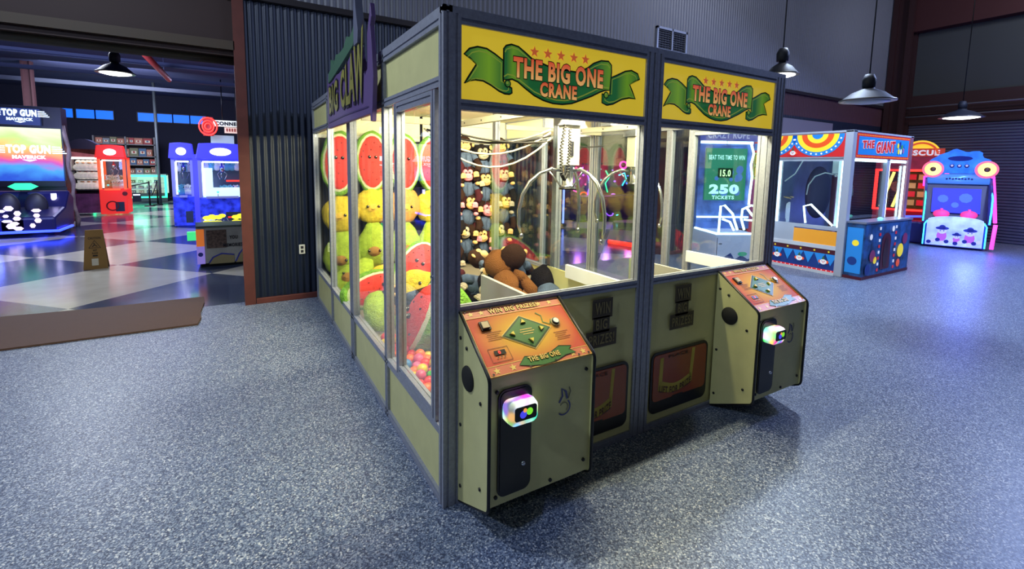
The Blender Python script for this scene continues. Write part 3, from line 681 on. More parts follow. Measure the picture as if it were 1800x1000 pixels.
# the two cabinets behind, facing the other way
def rear(idx, X0, label):
    X1 = X0+W1; Y0, Y1 = DM+.02, 4.26; R = thing('claw_cabinet', label, 'arcade machine', (X0+W1/2, 3.2, 0))
    def P_(a, b, U, Wv, name='post', **k):
        r = MB(); rail(r, a, b, U, Wv, **k); return r.build(name, R)
    xo = X0 if idx == 0 else X1-.055
    for y in (DM+.02, 3.14, Y1-.06): P_((xo, y, 0), (xo, y, HH), (.055, 0, 0), (0, .06, 0))
    side_wall(R, X0 if idx == 0 else X1, 1 if idx == 0 else -1, Y0, Y1, (Y0+.06, 3.14, Y1-.06))
    m = MB(); m.box((X0+.02, Y1-.05, .30), (X1-.02, Y1-.03, 2.08), mat('backing_board', (26, 25, 32), .7)); m.box((X0+.02, Y1-.05, 2.08), (X1-.02, Y1-.03, 2.42), CREAMIN); m.build('back_board', R)
    m = MB(); m.box((X0+.02, Y1-.055, 2.06), (X1-.02, Y1-.05, 2.10), WHITE); m.build('back_rail', R)
    m = MB(); m.box((X0+.02, Y1-.03, 0), (X1-.02, Y1, HH), DARK); m.build('rear_panel', R)
    m = MB(); m.box((X0+.02, DM+.02, 2.40), (X1-.02, Y1-.06, 2.42), CREAMIN); m.build('roof_panel', R)
    m = MB(); m.box((X0+.12, 2.33, 2.345), (X1-.12, 2.37, 2.385), WHITE); m.build('light_tube_holder', R)
    m = MB(); m.box((X0+.02, DM+.02, .28), (X1-.02, Y1-.06, .31), mat('bed_board', (120, 110, 92), .7)); m.build('prize_bed', R)
    P_((X0 if idx == 0 else X1-.045, Y0, HH), (X0 if idx == 0 else X1-.045, Y1, HH), (.045, 0, 0), (0, 0, .03), 'top_cap', gu=1, gw=0)
    return R
RB = rear(0, 0, 'yellow claw cabinet against the dark wall, with the purple sign standing on its side')
rear(1, W1+.002, 'far rear claw cabinet holding the wall of plush monkeys')
m_ = MB(); rail(m_, (0, 0, HH), (0, DM, HH), (.045, 0, 0), (0, 0, .03), gu=1, gw=0); m_.build('top_cap', R0)

# purple topper with two spikes on the left side
b_ = MB(); PU = mat('topper_purple', (88, 68, 118), .5); Pt = Plane((-.035, 2.70, 2.07), (0, -1, 0), (0, 0, 1))
outl = [(0, 0), (1.60, 0), (1.61, -.05), (1.64, -.05), (1.66, .04), (1.69, .22), (1.66, .42), (1.63, .55), (1.665, .60), (1.64, .69), (1.61, .62), (1.55, .52), (1.54, .30), (1.46, .26), (1.34, .48), (1.10, .50), (.88, .44), (.55, .42), (.34, .44), (.20, .46), (.04, .50), (0, .42)]
b_.prism([Pt.p(u, v) for u, v in outl], (-.03, 0, 0), PU)
tp = b_.build('topper_sign', RB, bevel=.004); tag(tp, 'purple sign board')
Pt2 = Plane((-.0655, 2.70, 2.07), (0, -1, 0), (0, 0, 1), .003)
b_ = MB(); stroke(b_, Pt2, [(.06, .05), (.8, .06), (1.56, .05)], .012, mat('topper_dark_purple', (58, 42, 92), .5), 1)
YG = mat('topper_lime', (132, 128, 62), .5)
b_.text('BIG CLAW', Pt2, .12, .13, 1.36, .27, YG, 2, .03, mat('topper_ink', (24, 20, 40), .5), .05, fn=lambda u, v, a, c: (u, .12+c*(.24+.24*a*a)))
b_.build('sign_lettering', tp)
b_ = MB(); GH = mat('topper_green', (62, 98, 78), .5)
gp = [(.12, .40), (.30, .41), (.55, .44), (.80, .47), (1.02, .50), (1.18, .52), (1.24, .58), (1.22, .66), (1.16, .62), (1.06, .60), (.96, .63), (.84, .57), (.66, .56), (.52, .58), (.42, .51), (.28, .58), (.26, .50), (.14, .48)]
b_.prism([Pt.p(u, v) for u, v in gp], (-.042, 0, 0), GH)
b_.prism([Pt.p(u, v) for u, v in ((1.24, .50), (1.25, .72), (1.29, .90), (1.32, .74), (1.38, .58), (1.36, .50))], (-.05, 0, 0), mat('topper_grey', (92, 96, 116), .5)); b_.build('spiked_crest', tp)

# ============================================================ PLUSH TOYS
FRED = mat('plush_red', (232, 70, 66), .9, spec=.2, var=.10, vscale=40, bump=.5, bscale=120)
FRIND = mat('plush_rind_green', (122, 172, 66), .95, spec=.15, var=.25, vscale=40, bump=.9, bscale=80)
FWHITE = mat('plush_rim_white', (222, 224, 190), .95, spec=.15, bump=.5, bscale=120)
FYEL = mat('plush_yellow', (222, 196, 62), .95, spec=.15, var=.18, vscale=26, bump=.8, bscale=70)
FFACE = mat('plush_face_amber', (226, 184, 78), .95, spec=.15)
FLIME = mat('plush_lime', (164, 190, 66), .95, spec=.15, var=.18, vscale=26, bump=.8, bscale=70)
FPIT = mat('plush_pit_tan', (158, 118, 66), .9, spec=.15, var=.1, vscale=40)
FORNG = mat('plush_orange', (226, 160, 84), .95, spec=.15, var=.15, vscale=26, bump=.8, bscale=70)
EYE = mat('plush_eye', (18, 12, 12), .2); EYEW = mat('plush_eye_glint', (235, 235, 235), .4); SEED = mat('plush_seed', (70, 16, 18), .8)

def face_bits(root, y, ez, ex, r, mz, my=None):
    """two eyes with glints and a smile on the front, which looks along -y"""
    for s in (-1, 1):
        b = MB(); b.ball((s*ex, y, ez), (r, r*.6, r), EYE, 10, 6); b.ball((s*ex+r*.3, y-r*.5, ez+r*.35), r*.28, EYEW, 6, 4); b.build('eye', root, local=True)
    b = MB(); b.tube([(mx*ex*.35, (my if my is not None else y-.004), mz+.35*ex*.35*(mx*mx-1)) for mx in (-1, -.5, 0, .5, 1)], r*.14, EYE, 5); b.build('mouth', root, local=True)

def watermelon(label, loc, M, sc=(1, 1, 1), group='watermelon slice plushes'):
    R = thing('watermelon_plush', label, 'plush toy', loc, group=group)
    # flat red face towards -y, green rind bulging behind
    a, h, d = .215, .385, .15
    b = MB(); b.ball((0, .02, 0), (a*1.02, d*1.15, h*1.02), FRIND, 36, 24, fuzz=.09, fs=9, fn=lambda q: V((q.x, max(q.y, -.3), q.z))); b.build('rind', R, local=True)
    b = MB(); b.ball((0, -.018, 0), (a*.93, .05, h*.955), FWHITE, 28, 12, fuzz=.03, fs=10); b.build('rim', R, local=True)
    b = MB(); b.ball((0, -.030, 0), (a*.80, .06, h*.86), FRED, 28, 12, fuzz=.02, fs=9); b.build('flesh', R, local=True)
    b = MB(); rnd = random.Random(3)
    for (u, v) in ((-.08, .21), (.02, .24), (.09, .19), (-.13, .06), (.13, -.03), (-.10, -.10), (.0, -.13), (.10, -.12), (-.05, -.23), (.05, -.22), (-.02, .15), (-.11, .13)):
        y = -.030-.06*math.sqrt(max(0, 1-(u/(a*.80))**2-(v/(h*.86))**2)); b.ball((u, y, v), (.007, .006, .011), SEED, 6, 4)
    b.build('seeds', R, local=True)
    face_bits(R, -.088, .060, .038, .022, .0)
    return pose(R, M, sc)
def pose(R, M, sc):
    R.rotation_euler = M; R.scale = sc; return R
def roundfruit(label, loc, M, m=None, sc=(1, 1, 1), group='round yellow fruit plushes', name='round_fruit_plush'):
    R = thing(name, label, 'plush toy', loc, group=group); m = m or FYEL
    b = MB(); b.ball((0, .03, 0), (.22, .15, .235), m, 30, 20, fuzz=.12, fs=9); b.build('body', R, local=True)
    b = MB(); b.ball((0, -.085, -.02), (.09, .042, .065), FFACE, 18, 10); b.build('face', R, local=True)
    face_bits(R, -.125, .0, .066, .018, -.032)
    return pose(R, M, sc)
def avocado(label, loc, M, m=None, sc=(1, 1, 1), group='lime avocado plushes'):
    R = thing('avocado_plush', label, 'plush toy', loc, group=group); m = m or FLIME
    def pear(q):
        t = (q.z+1)/2; k = 1-.38*max(0, t-.35)/.65; return V((q.x*k, q.y*k, q.z))
    b = MB(); b.ball((0, .03, 0), (.235, .15, .31), m, 30, 20, fuzz=.10, fs=9, fn=pear); b.build('body', R, local=True)
    b = MB(); b.ball((0, -.085, -.06), (.085, .055, .07), FPIT, 18, 10); b.build('pit', R, local=True)
    face_bits(R, -.130, -.045, .066, .018, -.08)
    return pose(R, M, sc)
TY = 4.0
cols = [('far left', .26), ('second', .655), ('third', 1.07), ('rightmost', 1.46)]
for i, (nm, x) in enumerate(cols):
    j = (.02, .04, .03, .02)[i]
    watermelon('smiling watermelon slice plush, %s of the top plush row' % nm, (x, TY-.02, 1.73+j), (0.03*i-.04, .05-.04*i, -.25+.08*i))
    roundfruit('fuzzy yellow fruit plush, %s of the row under the watermelons' % nm if i != 2 else 'fuzzy orange fruit plush under the third watermelon', (x, TY-.02, 1.155+j*1.5+(0 if i else -.07)), (0, .06*(i-1), -.3+.1*i), m=FORNG if i == 2 else None)
    avocado('lime avocado plush with tan face, %s below the yellow fruit row' % nm, (x, TY-.05, .66+j*1.2+(0 if i else -.06)), (.05, -.05*(i-1), -.3+.1*i))
# the pile on the bed near the left windows
pile = [
 ('w', (.72, 2.55, .66), (-.65, .55, -.4), .95, 'watermelon plush leaning back on the pile beneath the avocados'),
 ('r', (.60, 2.08, .56), (-.75, .9, -.5), .95, 'yellow fruit plush lying with tilted face on the pile by the door glass'),
 ('a', (.66, 1.74, .50), (-1.2, .5, -.7), .9, 'lime avocado plush lying flat in front of the tilted yellow fruit'),
 ('a', (.27, 3.35, .45), (-.8, .3, -.9), .95, 'lime avocado plush lying on its back in the far left corner of the pile'),
 ('w', (.34, 2.66, .47), (-1.15, 1.3, -.9), .90, 'watermelon plush lying face up with its green rind towards the glass'),
 ('a', (.28, 2.05, .43), (-1.45, 1.2, -.5), .90, 'lime green plush pressed flat between the two lying watermelons'),
 ('w', (.35, 1.22, .56), (-.35, .45, -1.85), 1.0, 'big watermelon plush turned left, its green back nearest the door glass'),
 ('a', (.86, 1.30, .46), (-1.3, .4, 1.2), .9, 'lime plush showing its fuzzy back beside the nearest watermelon'),
 ('r', (1.05, 2.0, .48), (-1.0, .2, -.2), .95, 'yellow fruit plush half hidden behind the tilted one'),
 ('r', (.62, 3.2, .45), (-1.1, .2, -.2), .95, 'yellow fruit plush lying under the hanging avocados'),
]
for k, l, M, sc, lab in pile:
    if k == 'w': watermelon(lab, l, M, (sc, sc*(1.75 if 'big' in lab else 1.15), sc))
    elif k == 'r': roundfruit(lab, l, M, sc=(sc,)*3, m=FYEL if 'yellow-green' not in lab else FLIME)
    else: avocado(lab, l, M, sc=(sc,)*3)

FURS = {'brown': mat('fur_dark_brown', (52, 34, 26), .95, spec=.1, bump=.7, bscale=160), 'black': mat('fur_black', (30, 26, 27), .95, spec=.1, bump=.7, bscale=160), 'maroon': mat('fur_maroon', (70, 30, 36), .95, spec=.1, bump=.7, bscale=160), 'tawny': mat('fur_tawny', (122, 78, 42), .95, spec=.1, bump=.7, bscale=160)}
SKIN = {'tan': mat('plush_tan', (226, 178, 112), .8), 'grey': mat('plush_grey', (176, 162, 138), .8), 'pink': mat('plush_pink', (232, 142, 156), .8)}
DENIM = mat('denim', (74, 90, 118), .85, var=.25, vscale=30, bump=.4, bscale=140)
def monkey(skin, fur):
    R = thing('monkey_plush', 'x', 'plush toy'); f, s = FURS[fur], SKIN[skin]
    b = MB(); b.ball((0, .02, .315), (.100, .085, .102), f, 16, 12, fuzz=.12, fs=20); b.build('head', R, local=True)
    b = MB(); b.ball((-.028, -.045, .338), (.034, .03, .036), s, 10, 8); b.ball((.028, -.045, .338), (.034, .03, .036), s, 10, 8); b.ball((0, -.055, .287), (.062, .045, .045), s, 14, 8); b.build('face', R, local=True)
    for q in (-1, 1):
        b = MB(); b.ball((q*.104, .01, .31), (.020, .014, .028), s, 8, 6); b.build('ear', R, local=True)
        b = MB(); b.ball((q*.021, -.075, .338), (.009, .006, .011), EYE, 8, 6); b.build('eye', R, local=True)
    b = MB(); b.ball((-.009, -.099, .300), .004, EYE, 6, 4); b.ball((.009, -.099, .300), .004, EYE, 6, 4); b.tube([(x, -.099+.2*abs(x), .274+6*x*x) for x in (-.028, -.012, .0, .012, .028)], .0025, EYE, 5); b.build('muzzle_marks', R, local=True)
    DENIM = globals()['DENIM'] if fur != 'tawny' else f
    b = MB(); b.ball((0, .02, .15), (.085, .072, .105), DENIM, 16, 12, fuzz=.10, fs=12); b.ball((0, .03, .04), (.085, .065, .07), f, 14, 8, fuzz=.12, fs=16)
    b.tube([(.0, -.058, .22), (.0, -.062, .1), (.0, -.045, .03)], .004, mat('denim_seam', (60, 74, 100), .9), 5)
    for q in (-1, 1): b.tube([(q*.070, .01, .20), (q*.105, -.0, .17), (q*.115, -.015, .14)], [.036, .036, .036], DENIM, 10)
    b.build('denim_jacket', R, local=True)
    for q in (-1, 1):
        b = MB(); b.tube([(q*.113, -.01, .15), (q*.135, -.04, .07), (q*.10, -.09, .01)], [.034, .044, .032], f, 10); b.build('arm', R, local=True)
        b = MB(); b.ball((q*.075, -.108, -.012), (.034, .024, .026), s, 10, 8)
        for k in range(4): b.tube([(q*(.055+.014*k), -.115, -.018), (q*(.048+.016*k), -.124, -.048)], .009, s, 6)
        b.build('hand', R, local=True)
        b = MB(); b.tube([(q*.045, .02, .03), (q*.085, -.03, -.03), (q*.09, -.05, -.10)], [.055, .05, .036], f, 10); b.build('leg', R, local=True)
        b = MB(); b.ball((q*.092, -.07, -.125), (.030, .042, .022), s, 10, 6); b.build('foot', R, local=True)
    return R
protos = {}
def put_monkey(kind, loc, rot, label, group, sc=1.27):
    if kind not in protos: o = protos[kind] = monkey(*kind)
    else: o = copy_tree(protos[kind])
    o.location = loc; o.rotation_euler = rot; o.scale = (sc,)*3; tag(o, label, group=group); return o
T, G, Pk = ('tan', 'brown'), ('grey', 'black'), ('pink', 'maroon')
wall = {1: [T, Pk, T, G, T], 2: [G, T, Pk, T, G], 3: [T, G, T, G, T], 0: [Pk, T, G, T, Pk]}
xs = {0: 1.72, 1: 2.00, 2: 2.28, 3: 2.58}; rowz = [1.62, 1.22, .80, .40]
rn = ['top row', 'second row', 'third row', 'lowest row']; cn = ['leftmost', 'second from left', 'third from left', 'rightmost']
for c in range(4):
    for r in range(4):
        k = wall[c][r]; off = -.09 if c == 2 else 0
        put_monkey(k, (xs[c], 4.03, rowz[r]+off+.02*((c+r) % 2)), (0, .12*((c*3+r) % 3-1), -.28+.08*((c+r*2) % 3)), 'plush monkey with %s face, %s in the %s on the back wall' % (k[0], cn[c], rn[r]), 'plush monkeys hung on the back wall')
heap = [(('tan', 'tawny'), (1.00, 1.00, .66), (.75, .45, 2.6), 'tawny brown plush monkey kneeling with its back turned on the heap', 1.25),
        (T, (1.24, 1.38, .70), (-.5, .3, 2.9), 'plush monkey tipped over beside the tawny one', 1.15),
        (G, (.88, 1.55, .58), (-1.1, .5, -.9), 'black plush monkey in denim lying behind the grey chute wall', 1.15),
        (G, (1.22, .78, .60), (1.1, .2, 2.6), 'plush monkey bent over showing its denim back', 1.3),
        (G, (.80, 1.75, .62), (1.2, .9, .4), 'black plush monkey slumped behind the tawny one', 1.2),
        (T, (1.75, 2.6, .46), (-1.0, .4, .6), 'plush monkey lying on the bed below the wall of monkeys', 1.2),
        (Pk, (1.05, 2.35, .46), (-1.2, -.5, -.2), 'pink faced plush monkey sunk in the middle of the bed', 1.2),
        (T, (1.05, 1.95, .50), (-1.4, -.2, .9), 'plush monkey on its back at the rear of the heap', 1.2),
        (G, (1.0, 1.02, .40), (-1.4, .1, 3.0), 'black plush monkey buried under the tawny one', 1.3), (T, (.70, 1.9, .50), (-1.4, .4, 1.2), 'plush monkey lying low behind the heap', 1.2)]
for k, l, ro, lab, sc in heap: put_monkey(k, l, ro, lab, 'plush monkeys heaped on the prize bed', sc)

# balls
BC = {'red': (224, 48, 40), 'orange': (238, 110, 48), 'yellow': (230, 200, 50), 'green': (70, 180, 60), 'blue': (70, 130, 190), 'pink': (226, 96, 140)}
bm0 = {}
rnd = random.Random(11)
seen = {}
for iy in range(22):
    for ix in range(10):
        x = .10+ix*.072+(iy % 2)*.034+rnd.uniform(-.006, .006); y = .10+iy*.068+rnd.uniform(-.006, .006)
        if x > .54 and y < .80: continue
        near = max(0, .9-y)
        z = .345+rnd.uniform(0, .012)+.05*max(0, .5-abs(x-.3))*max(0, 1-abs(y-.6))+(.03 if (ix+iy*2) % 3 == 0 else 0)
        c = rnd.choices(list(BC), (6, 6, 4, 3, 2, 3))[0]
        if c not in bm0:
            b = MB(); b.ball((0, 0, 0), .0365, mat('ball_'+c, BC[c], .35), 14, 9); o = bm0[c] = b.build('pit_ball')
        else: o = bm0[c].copy(); col.objects.link(o)
        o.location = (x, y, z); tag(o, 'small glossy %s ball among the balls on the prize bed' % c, 'ball', '%s pit balls' % c)

# ============================================================ BIG STRIPED PRIZE CRANE ON THE RIGHT
LED = glow('led_white', (205, 240, 250), 4.5); GW = mat('grey_white_laminate', (186, 192, 204), .45)
CB = mat('circus_blue', (36, 132, 212), .4, emit=.32); CBD = mat('circus_dark_blue', (28, 66, 150), .45); CR_ = mat('circus_red', (206, 40, 44), .4, emit=.4); CY_ = mat('circus_yellow', (240, 214, 50), .4, emit=.5); CO_ = mat('circus_orange', (228, 84, 32), .4, emit=.45); CW_ = mat('circus_white', (236, 238, 240), .4, emit=.4)  # emission brightens the circus prints; they are no lamps
CM = mat('circus_maroon', (92, 24, 44), .45)
gx, gy, gx2, gy2, gz = 7.75, 1.67, 10.05, 2.98, 2.43
R = thing('prize_crane', 'white framed circus crane with rainbow swag header on the blue speckled floor', 'arcade machine', ((gx+gx2)/2, (gy+gy2)/2, 0))
def part(name, bx, m, parent=None, bevel=0.): b = MB(); [b.box(a, c, m) for a, c in bx]; return b.build(name, parent or R, bevel=bevel)
for (x, y) in ((gx, gy), (gx2-.12, gy), (gx, gy2-.12), (gx2-.12, gy2-.12)): part('post', [((x, y, 0), (x+.12, y+.12, gz))], GW if x < 9 else mat('red_white_post', (150, 96, 110), .5), bevel=.008)
part('roof_panel', [((gx, gy, gz-.03), (gx2, gy2, gz))], GW)
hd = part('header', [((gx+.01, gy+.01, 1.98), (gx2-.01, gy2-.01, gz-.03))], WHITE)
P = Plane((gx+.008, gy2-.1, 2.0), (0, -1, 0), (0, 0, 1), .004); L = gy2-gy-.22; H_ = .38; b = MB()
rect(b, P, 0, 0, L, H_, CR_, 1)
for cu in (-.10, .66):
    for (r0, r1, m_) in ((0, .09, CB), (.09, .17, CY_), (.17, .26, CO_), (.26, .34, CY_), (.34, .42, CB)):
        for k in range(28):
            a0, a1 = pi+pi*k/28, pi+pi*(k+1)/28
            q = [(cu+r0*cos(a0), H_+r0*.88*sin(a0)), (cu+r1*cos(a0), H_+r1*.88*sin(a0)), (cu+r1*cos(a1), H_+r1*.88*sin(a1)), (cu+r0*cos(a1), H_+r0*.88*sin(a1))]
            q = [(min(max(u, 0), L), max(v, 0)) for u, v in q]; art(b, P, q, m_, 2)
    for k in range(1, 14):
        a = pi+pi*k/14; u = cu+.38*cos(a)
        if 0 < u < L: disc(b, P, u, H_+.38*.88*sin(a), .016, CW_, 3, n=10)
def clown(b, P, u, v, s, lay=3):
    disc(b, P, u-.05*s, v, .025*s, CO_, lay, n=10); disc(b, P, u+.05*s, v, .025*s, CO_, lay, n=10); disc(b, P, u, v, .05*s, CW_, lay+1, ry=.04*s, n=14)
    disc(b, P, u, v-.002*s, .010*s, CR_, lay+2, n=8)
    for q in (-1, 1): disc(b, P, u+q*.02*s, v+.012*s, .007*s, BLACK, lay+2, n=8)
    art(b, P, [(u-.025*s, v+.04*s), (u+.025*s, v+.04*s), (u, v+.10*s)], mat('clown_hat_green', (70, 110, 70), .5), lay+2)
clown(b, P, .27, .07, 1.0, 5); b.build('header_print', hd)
P = Plane((gx+.14, gy+.008, 1.99), (1, 0, 0), (0, 0, 1), .004); L = gx2-gx-.28; b = MB()
rect(b, P, 0, 0, L, .40, CR_, 1); rect(b, P, .05, .05, L-.05, .35, CB, 2)
for k in range(36):
    u = .03+(L-.06)*k/35
    for v in (.025, .375): disc(b, P, u, v, .010, CY_, 2, n=8)
b.text('THE', P, .16, .15, .42, .13, CR_, 4, .05, CW_, .04, fn=lambda u, v, a, c: (u, v+.02*a)); b.text('GIANT', P, .66, .08, .72, .20, CR_, 4, .05, CW_, .035, fn=lambda u, v, a, c: (u, v+.04*a))
for u, v, m_ in ((1.5, .24, CY_), (1.58, .27, CBD), (1.66, .22, mat('balloon_green', (90, 170, 90), .4)), (1.54, .14, CY_), (1.63, .14, CW_), (1.73, .16, mat('balloon_pink', (200, 120, 170), .4)), (1.78, .25, CB)): disc(b, P, u, v, .035, m_, 5, ry=.05, n=12)
b.build('header_print', hd)
for nm, bx in (('light_strip', ((gx+.13, gy+.03, 1.93), (gx2-.14, gy+.05, 1.97))), ('light_strip', ((gx+.03, gy+.14, 1.93), (gx+.05, gy2-.13, 1.97))), ('light_strip', ((gx+.03, gy2-.16, .82), (gx+.05, gy2-.13, 1.93))), ('light_strip', ((gx+1.5, gy+.04, .95), (gx+1.53, gy+.07, 1.93))), ('light_strip', ((gx2-.20, gy+.02, .45), (gx2-.17, gy+.045, 1.88)))):
    part(nm, [bx], LED)
[part('window_frame', [q_], GW) for q_ in (((gx+.02, gy+.12, .76), (gx+.05, gy2-.12, .82)), ((gx+.02, gy+.12, 1.93), (gx+.03, gy2-.12, 1.985)), ((gx+1.35, gy+.02, .9), (gx+1.46, gy+.08, 1.98)))]
part('window_glass', [((gx+.06, gy+.12, .82), (gx+.066, gy2-.12, 1.96))], GLASS); part('window_glass', [((gx+.12, gy+.06, .9), (gx2-.12, gy+.066, 1.96))], GLASS)
part('rear_panel', [((gx+.12, gy2-.03, .1), (gx2-.12, gy2-.01, 1.98))], mat('glow_blue_panel', (104, 120, 152), .4, emit=.06, var=.25, vscale=3))  # pale colour and faint glow make the panel look lit from within
part('amber_panel', [((gx+.02, gy+.13, .50), (gx+.04, gy+.83, .74))], mat('amber_panel', (222, 150, 40), .4, emit=.4)); part('base_rail', [((gx+.005, gy+.12, .43), (gx+.05, gy2-.12, .50)), ((gx+.005, gy+.12, .0), (gx+.05, gy2-.12, .05))], WHITE)
part('white_corner_panel', [((gx+.02, gy+.83, .50), (gx+.04, gy2-.12, .76))], GW)
sk = part('skirt', [((gx+.02, gy+.12, .05), (gx2-.1, gy2-.1, .43))], CBD); P = Plane((gx+.018, gy2-.12, .05), (0, -1, 0), (0, 0, 1), .004); b = MB(); L = gy2-gy-.24
rect(b, P, 0, .30, L, .38, CM, 1); rect(b, P, 0, 0, L, .03, CR_, 1)
for k in range(5): star(b, P, .05+k*.23, .34, .022, CY_, 2)
for k in range(6): art(b, P, [(.02+k*.18, .30), (.20+k*.18, .30), (.11+k*.18, .10)], CB, 2)
for k in range(14): disc(b, P, .03+k*.077, .015, .009, CW_, 2, n=8)
for u in (.10, .50, .90): clown(b, P, u, .16, 1.1)
b.build('skirt_print', sk)
b = MB(); RC = mat('claw_pale', (210, 222, 226), .3, .2); b.box((gx+.55, gy+.42, 1.72), (gx+.66, gy+.53, 2.0), RC); b.lathe((gx+.6, gy+.47, 1.66), [(0, 0), (.05, 0), (.05, .06), (0, .06)], STEEL, 16); cl = b.build('claw', R)
for k in range(3):
    a = 1.9+k*2*pi/3; d = V((cos(a), sin(a), 0)); o = V((gx+.6, gy+.47, 1.68)); b = MB(); b.tube([o+d*r+V((0, 0, z)) for r, z in ((.04, .02), (.18, .05), (.33, -.02), (.42, -.18), (.44, -.36))], .012, RC, 6); b.build('prong', cl)
b = MB(); b.tube([(gx+.3, gy2-.4, 1.95), (gx+.25, gy2-.3, 1.7), (gx+.2, gy2-.15, 1.56)], .012, RC, 6); b.build('cable', R)
b = MB(); b.tube([(gx+.25, gy2-.55, .82), (gx+.25, gy2-.5, 1.12), (gx+.25, gy2-.62, 1.16), (gx+.25, gy2-1.0, .82)], .018, LED, 6); b.build('light_loop', R)
part('inner_post', [((gx+.35, gy+.22, .8), (gx+.47, gy+.34, 1.98))], glow('pale_lit_post', (196, 226, 230), .6))  # post glows in place of light falling on it
part('light_strip', [((gx+.03, gy+.12, .82), (gx+.05, gy+.15, 1.93))], LED)
b = MB(); b.ball((gx+1.0, gy2-.35, 1.35), (.26, .2, .5), mat('dim_plush', (70, 72, 110), .9), 16, 12); b.build('prize_shape', R)
# its console
cx0, cx1, cy0, cy1, cz = 7.80, 9.55, 1.40, 1.67, .92
co = part('console', [((cx0, cy0, .0), (cx1, cy1, cz))], mat('console_blue_print', (32, 82, 140), .45, emit=.04, var=.75, vscale=7), bevel=.01)
part('base_trim', [((cx0-.005, cy0-.005, 0), (cx1+.005, cy1, .05))], CM, co)
part('console_top', [((cx0-.01, cy0-.01, cz), (cx1+.01, cy1, cz+.03))], mat('console_top_steel', (150, 160, 186), .3, .5), co)
P = Plane((cx0, cy0-.001, 0), (1, 0, 0), (0, 0, 1), .003); b = MB()
art(b, P, [(.62, .12)] + [(.62, .60)] + [(.79+.17*cos(pi-pi*k/8), .60+.14*sin(pi-pi*k/8)) for k in range(9)] + [(.96, .12)], CM, 2); disc(b, P, .79, .4, .10, mat('door_dark_red', (60, 16, 26), .4), 3, ry=.26)
for k in range(8): rect(b, P, .50, .10+k*.1, .56, .15+k*.1, CW_ if k % 2 else CR_, 2); rect(b, P, 1.10, .10+k*.1, 1.16, .15+k*.1, CW_ if k % 2 else CR_, 2)
for u, v, r, m_ in ((.30, .38, .10, mat('ball_magenta', (170, 60, 110), .4)), (.16, .16, .09, CBD), (.40, .30, .06, CY_), (1.35, .4, .12, CY_), (1.5, .6, .1, mat('ball_magenta', (170, 60, 110), .4)), (1.3, .18, .07, CO_), (.2, .7, .05, CW_), (1.0, .8, .05, CW_)): disc(b, P, u, v, r, m_, 4)
b.build('console_print', co)
Pl = Plane((cx0-.001, cy1, 0), (0, -1, 0), (0, 0, 1), .003); b = MB(); rect(b, Pl, .02, .1, .25, .85, CB, 1); disc(b, Pl, .12, .3, .07, CBD, 2); disc(b, Pl, .15, .6, .05, CY_, 2); b.build('side_print', co)
b = MB(); b.ball((8.55, 1.5, cz+.05), (.06, .04, .025), glow('teal_button', (120, 230, 220), 1.5), 12, 6); b.build('lit_button', co)

# ============================================================ WHITE TICKET GAME SEEN THROUGH THE SECOND WINDOW
_o, _b = at(1259, 412, 'z', .58), at(1226, 392, 'z', .58); ang = math.atan2(-(_b.x-_o.x), _b.y-_o.y)*.62
R = thing('ticket_game', 'white lit rope ticket game with green screen, behind the right crane machine', 'arcade machine', (_o.x, _o.y, 0), ang)
def lp(name, bx, m, parent=None, bevel=0.): b = MB(); [b.box(a, c, m) for a, c in bx]; return b.build(name, parent or R, bevel=bevel, local=True)
def loc_of(px, py, yl):
    """point of the machine's own plane y = yl on a sight line"""
    n = V((-sin(ang), cos(ang), 0)); d = _fw+_r2*((px-CX)/F)-_u2*((py-CY)/F); o = V((_o.x, _o.y, 0)); t = (yl-(CAM-o).dot(n))/d.dot(n); q = CAM+d*t-o
    return q.x*cos(ang)+q.y*sin(ang), q.z
TB = mat('game_silver_blue', (168, 182, 220), .35, emit=.40); TBB = mat('game_blue_back', (70, 100, 176), .4, emit=.40, var=.5, vscale=5)  # base and back glow by emission to look brightly lit
bw = loc_of(1336, 412, 0)[0]; yb = .85; sx0, sz1 = loc_of(1231, 250, yb); sx1 = loc_of(1322, 250, yb)[0]
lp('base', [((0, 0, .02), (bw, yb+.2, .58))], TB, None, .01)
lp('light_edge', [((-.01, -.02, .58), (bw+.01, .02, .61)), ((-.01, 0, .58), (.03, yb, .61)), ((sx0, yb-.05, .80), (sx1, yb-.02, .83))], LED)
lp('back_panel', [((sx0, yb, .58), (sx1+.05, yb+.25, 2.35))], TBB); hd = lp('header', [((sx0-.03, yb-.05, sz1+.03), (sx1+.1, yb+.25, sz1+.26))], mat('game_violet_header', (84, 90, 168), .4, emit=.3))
P = Plane((sx0, yb-.053, sz1+.03), (1, 0, 0), (0, 0, 1), .003); b = MB(); b.text('CRAZY ROPE', P, .12, .05, (sx1-sx0)*.8, .14, mat('header_letter', (170, 176, 214), .4, emit=.4), 1, .03); b.build('header_lettering', hd, local=True)
xm = loc_of(1277, 250, yb)[0]; lp('light_strip', [((sx0, yb-.05, sz1-.02), (xm-.02, yb-.02, sz1+.03))], LED); lp('light_strip', [((xm+.01, yb-.05, sz1-.02), (sx1, yb-.02, sz1+.03))], LED)
b = MB(); b.tube([(loc_of(px, py, yb-.05)[0], yb-.05, loc_of(px, py, yb-.05)[1]) for px, py in ((1320, 250), (1325, 270), (1320, 290), (1322, 310), (1318, 340), (1316, 360))], .022, LED, 6); b.build('light_strip', R, local=True)
gx0_, gz1_ = loc_of(1241, 260, yb); gx1_, gz0_ = loc_of(1306, 352, yb); sc_ = lp('score_screen', [((gx0_, yb-.04, gz0_), (gx1_, yb, gz1_))], glow('screen_green', (46, 128, 96), .75))
